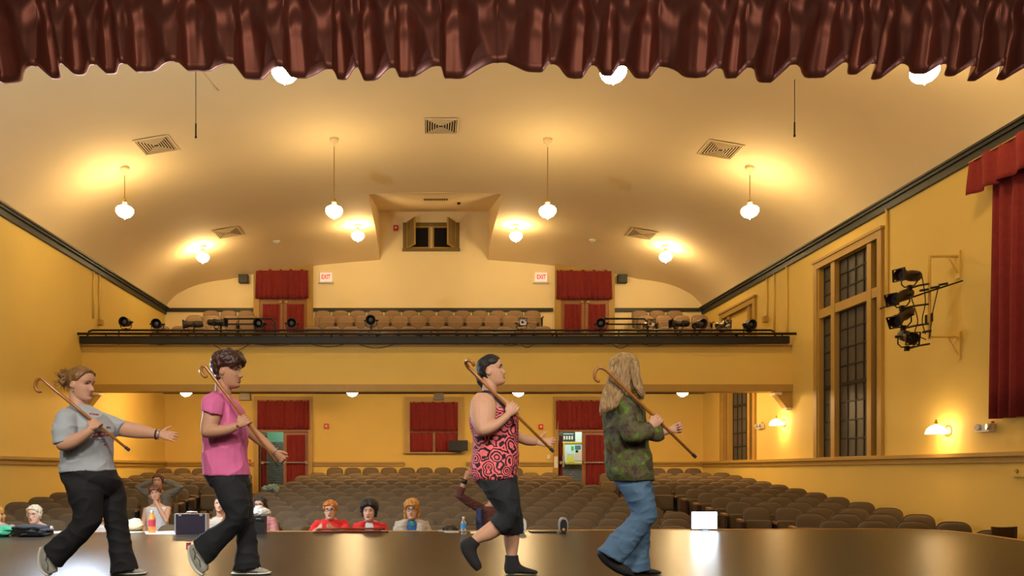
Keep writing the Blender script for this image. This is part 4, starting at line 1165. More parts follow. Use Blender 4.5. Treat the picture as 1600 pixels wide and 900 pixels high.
def strands(seeds, name, mat, parent, r=.0022):
    mb = MB()
    for pts in seeds: mb.tube([Vector(p) for p in catmull(pts, 3)], [r] * (3 * (len(pts) - 1)) + [r * .3], 4)
    o = mb.build(name, mat, parent, smooth=True); tag(o, kind='stuff'); return o


def grip(mb, C, axis, wrist, s=1.0, up=None, rc=.0125):
    """a hand closed on a stick: C on its axis, four fingers wrapped over it, thumb the other way"""
    a = Vector(axis).normalized(); e1 = Vector((0, -1, 0)); e1 = (e1 - a * e1.dot(a)).normalized(); e2 = e1.cross(a)
    if e2.z < 0: e2 = -e2
    C = Vector(C); W = Vector(wrist); r0 = rc + .0085 * s
    pc = lambda sk, th, r: C + a * sk + (e1 * math.cos(th) + e2 * math.sin(th)) * r
    kn = []
    for k in range(4):
        sk = (k - 1.5) * .0195 * s; fl = (.95, 1.05, 1.0, .85)[k]
        pts = [pc(sk * 1.02, t, r) for t, r in ((-.15, r0 + .016 * s), (.45, r0 + .014 * s), (1.1, r0 + .006 * s), (1.9, r0 + .002), (2.7, r0), (3.5 * fl, r0))]
        kn.append(pts[0]); mb.tube(pts, [.0098 * s, .0106 * s, .0092 * s, .0088 * s, .008 * s, .0066 * s], 8)
    kc = sum(kn, Vector()) / 4
    # palm from wrist to knuckles
    w = a * .5
    R = []
    for t, hw, th in ((-.12, .024, .020), (.15, .027, .021), (.45, .036, .019), (.75, .041, .016), (1.02, .040, .0125)):
        c = W.lerp(kc, t); d = (kc - W).normalized(); wd = (a - d * a.dot(d)).normalized(); nn = wd.cross(d)
        R.append([c + (wd * hw * math.cos(q) + nn * th * math.sin(q)) * s for q in [2 * math.pi * j / 16 for j in range(16)]])
    mb.rings(R)
    # thumb along the other side, lying over the stick
    b = W.lerp(kc, .30) + a * -.028 * s
    mb.tube([W.lerp(kc, .15), b + e1 * .002, pc(-.046 * s, -.5, r0 + .010), pc(-.042 * s, -1.3, r0 + .004), pc(-.030 * s, -2.2, r0 + .001)], [.013 * s, .0135 * s, .0108 * s, .0100 * s, .0075 * s], 8)
    return kc


def hand(mb, W, fwd, up, palm, s=1.0, curl=(10, 14, 10), spread=.07, thumb=(.55, .85), tc=0.0):
    """open or half-closed hand: palm, four unequal jointed fingers, thumb off the side of the palm"""
    W, f, u, p = Vector(W), Vector(fwd).normalized(), Vector(up), Vector(palm).normalized(); u = (u - f * u.dot(f)).normalized(); p = (p - f * p.dot(f) - u * p.dot(u)).normalized()
    R = []
    for t, hw, th in ((-.025, .025, .019), (.005, .026, .019), (.035, .036, .017), (.065, .041, .014), (.088, .040, .011)):
        R.append([W + f * t * s + (u * hw * math.cos(q) + p * th * math.sin(q)) * s for q in [2 * math.pi * j / 16 for j in range(16)]])
    mb.rings(R)
    for k in range(4):
        o = (1.5 - k) * .0205; L = (.070, .079, .073, .057)[k]; q = W + (f * .080 + u * o) * s; d = (f + u * (1.5 - k) * spread).normalized(); pts = [q - d * .012 * s, q]; ang = 0
        for j in range(3):
            ang += math.radians(curl[j] * (1 + .12 * k)); dd = d * math.cos(ang) + p * math.sin(ang); q = q + dd * L * (.45, .31, .24)[j] * s; pts.append(q)
        mb.tube(pts, [.0095 * s, .0098 * s, .0088 * s, .0080 * s, .0060 * s], 8)
    q = W + (f * .022 + u * .024) * s; d = (f * thumb[0] + u * thumb[1] + p * .25).normalized(); pts = [W + f * .008 * s + u * .010 * s, q]; q2 = q + d * .036 * s; d2 = (d * (1 - tc) + (f * .8 + p * .5) * (tc + .25)).normalized(); q3 = q2 + d2 * .030 * s; pts += [q2, q3, q3 + d2 * .020 * s]
    mb.tube(pts, [.014 * s, .0135 * s, .0108 * s, .0098 * s, .0068 * s], 8)


DPF = 5.75      # the walkers' distance


def cane(label, pts, dy=-.20, r=.0125, D=DPF, tip=True):
    q = [P(p[0], p[1], D + (p[2] if len(p) > 2 else dy)) for p in pts]
    c = catmull(q[:-1], 4) + [np.array(q[-1])]; c = [Vector(p) for p in c]
    o = thing('walking_cane', label, 'cane', q[-1], 'walking canes carried on the shoulder')
    n = len(c); MB().tube(c, [r * 1.02] * (n - 3) + [r, r * .95, r * .74], 12).build('shaft', m_cane, o, smooth=True)
    d = (c[-1] - c[-2]).normalized(); MB().tube([c[-1] - d * .022, c[-1] + d * .012], r * .95, 12).build('ferrule', m_rubber, o, smooth='auto')
    MB().ball(c[0], r * 1.02, n=10).build('handle_end', m_cane, o, smooth=True)
    return q


m_tee = M('heather_grey_tee', (0.37, 0.41, 0.44), .85, var=.10, scale=30, sheen=.2)
m_pink = M('pink_tee', (0.62, 0.135, 0.315), .85, var=.08, scale=20, sheen=.2)
m_rose = ramp_mat('coral_rose_print', [(.0, '#171018'), (.36, '#2a1622'), (.55, '#e8636c'), (1.0, '#f0767c')], 'roses', 30, .75)
m_tunic = ramp_mat('green_purple_mottle', [(.28, '#241d22'), (.42, '#463a2c'), (.50, '#5c5238'), (.56, '#4d5c22'), (.66, '#6d8a2c'), (.8, '#6f5f78')], 'noise', 17, .8, .35, 12)
m_black_pants = M('black_leggings', (0.007, 0.0072, 0.009), .85, var=.2, scale=14)
m_navy = M('navy_pants', (0.007, 0.0085, 0.012), .85, var=.2, scale=14)
m_capri = M('charcoal_capri', (0.012, 0.014, 0.017), .85, var=.2, scale=20)
m_jean = M('faded_denim', (0.075, 0.150, 0.25), .8, var=.45, scale=6.5, bump=.2, bscale=160)
m_shoe = M('grey_trainer', (0.30, 0.30, 0.26), .55, var=.35, scale=26)
m_sole = M('pale_sole', (0.62, 0.62, 0.55), .6, var=.1)
m_sock = M('black_sock', (0.013, 0.013, 0.015), .9, var=.2, sheen=.1)
m_bshoe = M('black_suede', (0.012, 0.011, 0.012), .8, var=.2)
m_hair_lb = ramp_mat('light_brown_hair', [(.2, '#4a3018'), (.6, '#8a6236'), (1, '#b08a54')], 'noise', 24, .5, .6, 5, .4, (3, 3, .5))
m_hair_br = ramp_mat('dark_brown_hair', [(.2, '#1c0d08'), (.6, '#42241a'), (1, '#6a4028')], 'noise', 30, .45, .6, 5, .5, (3, 3, .6))
m_hair_bk = ramp_mat('black_hair', [(.2, '#0a0706'), (.7, '#1d1512'), (1, '#352a24')], 'noise', 34, .6, .5, 5, .5, (3, 3, .6))
m_hair_bl = ramp_mat('ash_blond_hair', [(.2, '#5e4528'), (.5, '#9c7c50'), (.8, '#c4a878'), (1, '#dcc8a4')], 'noise', 22, .5, .5, 5, .4, (4, 4, .35))
m_hair_gb = ramp_mat('golden_hair', [(.2, '#7a4a18'), (.6, '#b9823a'), (1, '#d8aa60')], 'noise', 30, .5, .5, 4, .4)
m_hair_rd = ramp_mat('ginger_hair', [(.2, '#7a3a10'), (.6, '#c0702a'), (1, '#dc9440')], 'noise', 30, .5, .5, 4, .4)
m_hair_gy = ramp_mat('grey_hair', [(.2, '#8a7a60'), (.6, '#c8bca0'), (1, '#e8e0d0')], 'noise', 30, .5, .5, 4, .4)
m_hair_au = ramp_mat('auburn_hair', [(.2, '#3a1a0c'), (.6, '#6e3818'), (1, '#94542a')], 'noise', 30, .5, .5, 4, .4)


def shoe(parent, mat, R, D, dy, sole=None, voxel=.007):
    s = put(loft(MB(), R, D, dy), 'shoe', mat, parent, voxel, smooth=3)
    if sole: MB_ = loft(MB(), sole, D, dy); MB_.build('sole', m_sole, s, smooth=True) if False else link('sole', MB_.mesh('sole', wloc(parent)), m_sole, s, (0, 0, 0), True)
    return s


def foot_xy(px, dy=0): v = P(px, 900, DPF + dy); return (v.x, v.y, 0.0)


def trim_lines(parent, lines, dy, mat, name, r=.004):
    for pts in lines: MB().tube([P(p[0], p[1], DPF + dy) for p in pts], r, 6).build(name, mat, parent, smooth=True)


m_shoe_dark = M('trainer_dark_panel', (.10, .10, .09), .6, var=.2)


def walker_grey():
    D = DPF; r = thing('person', 'woman in pale grey printed tee and black trousers, hair in a bun, one arm outstretched', 'person', foot_xy(150)); B = MB()
    h = Head(127.5, 601, D, -14, -6, 0, 1.05, .0)
    h.skull(B, P(124, 642, D), .054)
    loft(B, [(104, 646, 150, 646, .10), (100, 670, 168, 670, .13), (106, 710, 168, 710, .12), (104, 740, 172, 740, .12)], D)
    # near (right) arm folded up to the cane
    loft(B, [(90, 650, 116, 652, .055, -.17), (89, 672, 115, 674, .055, -.21), (88, 690, 113, 688, .052, -.235), (91, 702, 108, 684, .048, -.245), (104, 704, 105, 680, .044, -.25), (122, 697, 117, 677, .040, -.25), (139, 684, 133, 670, .032, -.25), (147, 676, 140, 664, .028, -.245)], D)
    g = grip(B, P(151, 662.5, D - .20), P(200, 702, D) - P(71, 597, D), P(143, 669.5, D - .245), 1.0)
    # far (left) arm stretched forward
    loft(B, [(150, 648, 150, 672, .05, .14), (176, 651, 174, 680, .05, .17), (192, 656, 188, 682, .047, .18), (215, 661, 213, 685, .042, .19), (233, 667, 232, 685, .034, .20), (248, 671.5, 247.5, 685, .027, .20)], D)
    hand(B, P(248, 678, D + .20), (.97, -.05, -.16), (.25, .35, .9), (-.1, .95, -.4), .98, (6, 10, 8), .05, (.55, .95))
    # legs inside the trousers and feet
    loft(B, [(112, 745, 150, 745, .07, -.08), (125, 790, 150, 792, .06, -.09), (112, 822, 138, 836, .05, -.09), (76, 862, 88, 880, .04, -.09)], D); loft(B, [(150, 745, 180, 745, .07, .09), (170, 800, 192, 800, .06, .09), (182, 850, 200, 850, .05, .09), (184, 892, 204, 890, .04, .09)], D)
    put(B, 'body', m_skin, r, .0042, smooth=2)
    h.face(r, m_hair_lb)
    H = MB(); h.hair(H, .016, .078, .015, -.06); b = h.w((-.125, 0, .035))
    H.ball(b, .042, .05, .046, None, 14); H.ball(b + Vector((-.035, -.02, .02)), .026); H.ball(b + Vector((-.035, .02, -.03)), .03); H.ball(b + Vector((-.02, -.03, -.03)), .026)
    put(H, 'hair', m_hair_lb, r, .0055, smooth=2, crumple=.007, cscale=34)
    rnd = random.Random(5); st = []
    for i in range(150):
        a = rnd.uniform(0, 6.28); e = rnd.uniform(-1.2, 1.4); d = Vector((math.cos(a) * math.cos(e), math.sin(a) * math.cos(e) * .8, math.sin(e))); o = b + d * .038
        st.append([o, o + d * .025 + Vector((0, 0, rnd.uniform(-.01, .01))), o + d * rnd.uniform(.03, .055) + Vector((rnd.uniform(-.03, .01), rnd.uniform(-.02, .02), rnd.uniform(-.035, .01)))])
    strands(st, 'loose_curls', m_hair_lb, r, .0016)
    # tee
    S = MB()
    loft(S, [(112, 633, 137, 634, .075), (104, 638, 148, 638, .12), (95, 648, 162, 646, .165), (92, 662, 172, 660, .185), (95, 680, 177, 678, .185), (98, 700, 177, 700, .17), (98, 716, 176, 716, .165), (96, 729, 178, 729, .175), (94, 739, 181, 735, .18)], D)
    loft(S, [(98, 641, 120, 641, .07, -.10), (88, 650, 120, 650, .075, -.17), (84, 668, 119, 667, .075, -.205), (83, 684, 118, 682, .073, -.22), (85, 694, 116, 688, .07, -.23)], D)
    loft(S, [(146, 641, 146, 674, .075, .10), (165, 645, 163, 682, .072, .15), (184, 652, 177, 683, .066, .17), (197, 657, 185, 682, .060, .18)], D)
    t = put(S, 'tee_shirt', m_tee, r, .0075, smooth=4, crumple=.004, cscale=6, folds=.010, seed=2, fdir=(1, .6, 1.8))
    # printed marks on the chest, lying on the cloth
    redm = M('print_red', (.36, .05, .06), .8, var=.2); navy = M('print_navy', (.05, .06, .14), .8, var=.2)
    def mark(px, py, w, hgt, mat, rot=0):
        from mathutils.bvhtree import BVHTree
        if 'bvh' not in bag: bag['bvh'] = BVHTree.FromPolygons([v.co + wloc(r) for v in t.data.vertices], [p.vertices for p in t.data.polygons])
        vs = []; nx = 6
        for j in (0, 1):
            for i in range(nx + 1):
                u = (i / nx - .5) * w; v = (j - .5) * hgt; q = P(px + u * math.cos(rot) - v * math.sin(rot), py + u * math.sin(rot) + v * math.cos(rot), 4.0); e = Vector((0, 0, CZ)); dr = (q - e).normalized()
                hit = bag['bvh'].ray_cast(e, dr)
                vs.append((hit[0] - dr * .004) if hit[0] else None)
        if any(v is None for v in vs): return
        m = nx + 1; mb = MB().add(vs, [(i, i + 1, m + i + 1, m + i) for i in range(nx)]); mb.build('shirt_print', mat, r)
    bag = {}
    for i, (dx, w) in enumerate(((0, 2.4), (3.2, 2), (6, 2.4), (9.2, 2.2), (12, 2.4))): mark(141 + dx, 646.5 + .3 * i, w, 2.6, redm)
    mark(157, 681, 26, 2.2, redm, -.08); mark(155, 675.5, 22, 1.4, redm, -.08)
    for i in range(6): mark(147 + i * 4, 679 - i * .4, 2.2, 3.4, m_paper if i % 2 else redm, -.08)
    mark(168, 668, 3.2, 3, navy); mark(171.5, 668, 2.4, 3, redm); mark(164.5, 695, 4.5, 2, redm); mark(158, 687, 14, .8, navy); mark(160, 690, 10, .8, navy)
    # trousers
    T = MB(); loft(T, [(98, 733, 178, 732, .165), (97, 742, 183, 740, .172), (100, 754, 187, 752, .165), (112, 768, 182, 766, .11), (124, 780, 170, 778, .06)], D)
    loft(T, [(98, 748, 152, 748, .11, -.07), (103, 762, 160, 764, .115, -.085), (110, 784, 161, 786, .105, -.09), (116, 804, 158, 810, .092, -.09), (110, 818, 149, 829, .085, -.09), (96, 831, 134, 845, .078, -.09), (82, 843, 114, 865, .075, -.09), (71, 851, 95, 887, .08, -.09)], D)
    loft(T, [(140, 746, 187, 744, .10, .08), (150, 768, 194, 768, .105, .09), (157, 795, 197, 795, .10, .09), (165, 820, 199, 820, .085, .09), (170, 846, 204, 846, .08, .09), (173, 870, 209, 868, .085, .09), (173, 895, 216, 889, .09, .09)], D)
    put(T, 'trousers', m_black_pants, r, .0075, smooth=3, crumple=.003, cscale=8, folds=.008, seed=4, fdir=(1, .6, 1.2))
    shoe(r, m_shoe, [(66, 853, 80, 852, .030), (63, 862, 84, 862, .040), (63, 876, 87, 872, .045), (67, 890, 89, 884, .046), (75, 898.5, 90, 893, .036)], D, -.09, [(63, 855, 68, 854, .030), (61, 866, 66, 866, .040), (61.5, 880, 66, 878, .046), (66, 893, 70, 890, .046), (75, 901, 80, 897, .036)])
    shoe(r, m_shoe, [(176, 895.5, 178, 884, .036), (188, 895.5, 190, 883, .043), (203, 895.5, 203, 885, .046), (216, 895.5, 215, 888, .043), (226, 895, 225, 891.5, .030)], D, .09, [(174, 897.3, 174, 894, .040), (188, 897.3, 188, 894, .046), (204, 897.3, 204, 894, .049), (218, 897.3, 218, 893.6, .046), (229, 896.5, 229, 893, .030)])
    trim_lines(r, [[(181, 886), (186, 893), (196, 894)], [(190, 886), (197, 893), (209, 894)]], .09 - .045, m_shoe_dark, 'shoe_stripe'); trim_lines(r, [[(199, 884), (201, 888)], [(204, 885.5), (206, 889)], [(209, 887), (211, 890)]], .09 - .036, m_white, 'shoe_lace', .005)
    trim_lines(r, [[(69, 858), (73, 866), (72, 876)], [(71, 874), (75, 882), (75, 891)]], -.09 - .044, m_shoe_dark, 'shoe_stripe')
    W = P(244.5, 678, D + .20)
    for off, mat, nm, rr in ((0, m_rubber, 'wrist_band', .006), (.022, m_silver, 'wrist_watch', .0045)):
        c = W + Vector((off, 0, -.004)); MB().tube([c + Vector((.004 * math.sin(a), .034 * math.cos(a), .036 * math.sin(a))) for a in [k * math.pi / 8 for k in range(17)]], rr, 8).build(nm, mat, r, smooth=True)
    e = h.w((-.012, -.074, -.048)); MB().ball(e, .006, n=10).build('earring', m_silver, r, smooth=True)
    cane('brown hooked cane carried by the woman in grey tee', [(63, 611.5), (58.5, 610.5), (55.2, 604), (57, 595.5), (62.5, 591.2), (68, 593.5), (74, 599.5), (96, 617.5), (200, 702)])


def walker_pink():
    D = DPF; r = thing('person', 'woman in pink tee and dark trousers with short dark brown hair', 'person', foot_xy(345)); B = MB()
    h = Head(357, 580, D, -8, -4, 0, 1.09, 0)
    h.skull(B, P(348, 628, D), .055)
    loft(B, [(330, 632, 364, 630, .10), (328, 660, 372, 660, .13), (330, 710, 374, 710, .12), (332, 742, 378, 742, .12)], D)
    loft(B, [(318, 628, 344, 632, .055, -.16), (317, 646, 345, 650, .056, -.20), (314, 662, 341, 664, .052, -.22), (314, 677, 336, 670, .05, -.235), (321, 684, 331, 663, .047, -.24), (340, 683, 341, 664, .042, -.245), (358, 679, 357, 662.5, .036, -.245), (372, 672, 369, 660, .028, -.24)], D)
    grip(B, P(384, 657, D - .20), P(434.5, 726, D) - P(327, 580, D), P(373.5, 665, D - .24), 1.02)
    loft(B, [(376, 640, 362, 660, .05, .12), (398, 667, 386, 682, .045, .17), (412, 680, 401, 694, .040, .18), (424, 692, 416, 704, .034, .185), (433, 702.5, 427, 711.5, .026, .19)], D)
    hand(B, P(430, 707, D + .19), (.82, -.05, -.56), (.45, -.1, .8), (-.5, -.2, -.6), .98, (38, 48, 30), .03, (.75, .4), .4)
    loft(B, [(334, 750, 372, 750, .07, -.08), (352, 795, 382, 797, .06, -.09), (332, 832, 346, 848, .045, -.09), (308, 852, 318, 868, .035, -.09)], D); loft(B, [(358, 750, 384, 750, .07, .09), (372, 800, 392, 800, .06, .09), (376, 850, 396, 850, .05, .09), (374, 890, 394, 886, .04, .09)], D)
    put(B, 'body', m_skin_tan, r, .0042, smooth=2)
    h.face(r, m_hair_br)
    H = MB(); h.hair(H, .040, .040, .020, -.085); H.ball(h.w((.02, 0, .105)), .085, .075, .052, h.m, 16); H.ball(h.w((-.07, 0, .06)), .065, .072, .075, h.m, 16)
    H.tube([h.w((.070, sd, .075)) for sd in (-.05, -.02, .02, .05)], .022, 8)
    put(H, 'hair', m_hair_br, r, .0055, smooth=2, crumple=.011, cscale=36, seed=3)
    S = MB()
    loft(S, [(335, 611, 356, 616, .06), (328, 616, 364, 622, .11), (320, 626, 370, 628, .155), (317, 640, 378, 641, .18), (317, 656, 383, 656, .178), (318, 676, 386, 676, .17), (318, 700, 386, 700, .165), (317, 722, 387, 722, .172), (318, 743, 390, 743, .18)], D)
    loft(S, [(326, 616, 346, 618, .07, -.09), (318, 625, 350, 628, .075, -.16), (315, 637, 349, 642, .074, -.20), (315, 643, 347.5, 650, .072, -.21)], D)
    loft(S, [(370, 626, 352, 646, .07, .10), (384, 646, 370, 664, .066, .14), (392, 658, 379, 675, .06, .16)], D)
    put(S, 'tee_shirt', m_pink, r, .0075, smooth=4, crumple=.004, cscale=6, folds=.010, seed=7, fdir=(1.4, .6, 1.0))
    T = MB(); loft(T, [(321, 738, 387, 738, .17), (323, 750, 390, 750, .165), (336, 766, 389, 766, .11), (348, 780, 384, 780, .06)], D)
    loft(T, [(326, 746, 378, 746, .105, -.07), (334, 765, 386, 767, .11, -.085), (344, 786, 389, 789, .10, -.09), (352, 802, 388, 808, .088, -.09), (347, 812, 375, 827, .08, -.09), (331, 824, 355, 850, .075, -.09), (316, 834, 340, 866, .075, -.09), (302, 843, 327, 882, .08, -.09)], D)
    loft(T, [(350, 748, 390, 747, .10, .08), (360, 775, 393.5, 775, .10, .09), (366, 800, 396, 800, .09, .09), (370, 830, 400.5, 830, .08, .09), (370, 860, 403, 860, .08, .09), (364, 891, 407, 886, .09, .09)], D)
    put(T, 'trousers', m_navy, r, .0075, smooth=3, crumple=.003, cscale=8, folds=.008, seed=9, fdir=(1, .6, 1.2))
    shoe(r, m_shoe, [(297, 852, 309, 848, .030), (296, 862, 313, 858, .038), (300, 876, 320, 869, .044), (307, 889, 325, 880, .045), (315, 896.5, 326, 890, .036)], D, -.09, [(294, 853, 299, 851, .032), (294, 866, 298.5, 864, .040), (298, 880, 302.5, 877, .046), (306, 893, 310.5, 889, .046), (316, 900, 320, 896, .036)])
    MB().box(P(294.5, 853, D - .09), (.02, .05, .05)).build('heel_tab', M('magenta_heel', (.45, .03, .08), .5), r)
    shoe(r, m_shoe, [(366, 895.5, 368, 883, .036), (380, 895.5, 382, 882, .043), (397, 895.5, 397, 884, .046), (411, 895.5, 410, 887.5, .043), (420, 895, 419.5, 891, .030)], D, .09, [(363, 897.4, 363, 893.5, .040), (380, 897.4, 380, 893.5, .046), (398, 897.4, 398, 893.5, .049), (412, 897.4, 412, 893.3, .046), (423, 896.5, 423, 892.5, .030)])
    trim_lines(r, [[(371, 885), (376, 892.5), (387, 894)], [(382, 885), (389, 893), (402, 894)]], .09 - .045, m_shoe_dark, 'shoe_stripe'); trim_lines(r, [[(393, 883.5), (395, 887)], [(399, 885), (401, 888.5)], [(405, 886.5), (407, 890)]], .09 - .036, m_white, 'shoe_lace', .005)
    trim_lines(r, [[(301, 856), (305, 864), (304, 874)], [(305, 868), (312, 876), (313, 886)]], -.09 - .044, m_shoe_dark, 'shoe_stripe')
    c = P(430.5, 705.5, D + .19); MB().tube([c + Vector((.020 * math.sin(a) * .8, .031 * math.cos(a), .028 * math.sin(a))) for a in [k * math.pi / 8 for k in range(17)]], .0035, 6).build('bracelet', m_silver, r, smooth=True)
    e = h.w((-.012, -.076, -.046)); MB().ball(e, .005, n=8).build('earring', m_silver, r, smooth=True)
    cane('brown hooked cane carried by the woman in pink tee', [(322, 588), (319.6, 588.2), (315.6, 583.5), (313.8, 577.5), (316.2, 572.2), (321, 573), (326.5, 580), (346, 606), (434.5, 726)])


def walker_rose():
    D = DPF; r = thing('person', 'woman in coral and black rose-print tank top, charcoal capris and black socks', 'person', foot_xy(790)); B = MB()
    h = Head(768, 580, D, -10, 10, 0, .99, 0)
    h.skull(B, P(764, 624, D), .056)
    # shoulders and upper back bare
    loft(B, [(752, 612, 780, 616, .07), (744, 620, 790, 624, .13), (739, 632, 800, 632, .16), (738, 648, 804, 646, .165), (742, 680, 800, 680, .15), (744, 745, 796, 745, .14)], D)
    loft(B, [(745, 614, 770, 616, .06, -.11), (736, 626, 774, 626, .075, -.155), (734, 642, 776, 642, .078, -.19), (736, 658, 773, 660, .072, -.215), (742, 673, 767, 668, .064, -.23), (751, 682, 761, 658, .056, -.24), (768, 678, 768, 658, .048, -.25), (783, 668, 779, 652.5, .040, -.25), (796, 655, 788, 645.5, .030, -.245)], D)
    grip(B, P(802, 636.5, D - .20), P(863, 704, D) - P(735, 577, D), P(793, 649, D - .245), 1.02)
    loft(B, [(797, 668, 796, 692, .045, .12), (812, 675, 809, 692, .042, .16), (826, 680, 823, 696, .037, .18), (839, 684.5, 837, 696.5, .028, .19)], D)
    hand(B, P(838, 690.5, D + .19), (.98, -.1, -.05), (.1, .45, .88), (0, -.9, .4), .97, (8, 12, 8), .05, (.6, .8))
    loft(B, [(756, 755, 794, 755, .07, -.09), (782, 798, 806, 800, .055, -.09), (772, 808, 792, 826, .055, -.09), (764, 815, 784, 834, .056, -.09), (750, 826, 767, 844, .048, -.09), (737, 838, 749, 849, .036, -.09), (724, 850, 742, 860, .034, -.09), (728, 874, 744, 872, .03, -.09)], D)
    loft(B, [(772, 755, 800, 755, .07, .09), (790, 800, 812, 800, .055, .09), (787, 832, 812, 832, .058, .09), (788, 850, 811, 850, .052, .09), (791, 868, 808, 868, .040, .09), (792, 884, 808, 884, .035, .09)], D)
    put(B, 'body', m_skin, r, .0042, smooth=2)
    h.face(r, m_hair_bk)
    H = MB(); h.hair(H, .012, .070, .030, -.10); n0 = h.w((-.085, 0, -.06)); H.tube([h.w((-.09, 0, -.0)), n0, n0 + Vector((.015, 0, -.055))], [.04, .036, .014], 10)
    put(H, 'hair', m_hair_bk, r, .005, smooth=2, crumple=.006, cscale=34, seed=5)
    S = MB()
    loft(S, [(742, 636, 790, 636, .155), (735, 646, 806, 641, .178), (733, 656, 811, 653, .187), (736, 670, 811, 669, .18), (738.5, 686, 810, 686, .172), (738.5, 702, 810, 702, .172), (736.5, 718, 810, 716, .178), (735, 732, 809, 730, .185), (736, 745, 807.5, 741, .188), (744, 753, 805, 746, .18)], D)
    put(S, 'tank_top', m_rose, r, .0075, smooth=3, crumple=.003, cscale=7, folds=.007, seed=12, fdir=(1, .6, 1.2))
    for dx, mat, nm in ((0, M('strap_navy', (.02, .025, .09), .7), 'navy_strap'), (.018, M('strap_dark', (.03, .02, .025), .7), 'dark_strap')):
        q = [P(740, 640, D - .145), P(746, 622, D - .13), P(757, 612.5, D - .10), P(770, 619, D - .125), P(783, 632, D - .15), P(790, 641, D - .165)]
        q = [p + Vector((dx, -.012, .004)) for p in q]; MB().tube([Vector(p) for p in catmull(q, 4)], .009, 8).build(nm, mat, r, smooth=True)
    T = MB(); loft(T, [(743, 740, 806, 738, .165), (743, 752, 808, 750, .165), (757, 766, 808, 766, .11), (772, 780, 804, 780, .06)], D)
    loft(T, [(746, 750, 800, 748, .10, -.07), (757, 769, 810, 769, .105, -.085), (768, 787, 812, 789, .098, -.09), (776, 800, 812, 807, .088, -.09), (771, 806, 803, 823, .082, -.09), (762.5, 811, 789, 837, .078, -.09)], D)
    loft(T, [(765, 750, 807, 748, .10, .08), (775, 775, 813, 775, .10, .09), (781, 800, 816, 800, .088, .09), (783, 820, 817, 820, .08, .09), (782.5, 835, 817, 833, .078, .09)], D)
    put(T, 'capri_trousers', m_capri, r, .0075, smooth=3, crumple=.003, cscale=8, folds=.008, seed=14, fdir=(1, .6, 1.2))
    s1 = loft(MB(), [(735.5, 837, 750.5, 850, .043, -.09), (727, 842, 746, 856, .045, -.09), (719, 848, 745, 861, .044, -.09), (720, 860, 746, 866, .044, -.09), (727, 873, 748.5, 873, .044, -.09), (735, 884, 752, 880, .042, -.09), (744, 893, 753, 887, .032, -.09)], D); put(s1, 'sock', m_sock, r, .006, smooth=3)
    s2 = loft(MB(), [(789, 867, 810, 867, .046), (789, 876, 811, 876, .046), (787.5, 885, 815, 884, .046), (788, 892, 818, 890, .044), (790, 896.5, 812, 896, .036)], D, .09); loft(s2, [(790, 896.7, 792, 880, .036), (806, 896.8, 806, 878, .042), (820, 896.9, 819, 885, .044), (832, 896.8, 831, 889, .043), (840, 896.3, 839.5, 891.5, .032)], D, .09); put(s2, 'sock', m_sock, r, .006, smooth=3)
    cane('brown hooked cane carried by the woman in rose-print top', [(740, 570, -.30), (737.8, 565.5, -.31), (733.5, 563.2, -.30), (729.5, 563.4, -.27), (727.8, 567, -.23), (731, 573, -.205), (735, 577.5, -.20), (760, 602), (863, 704)])


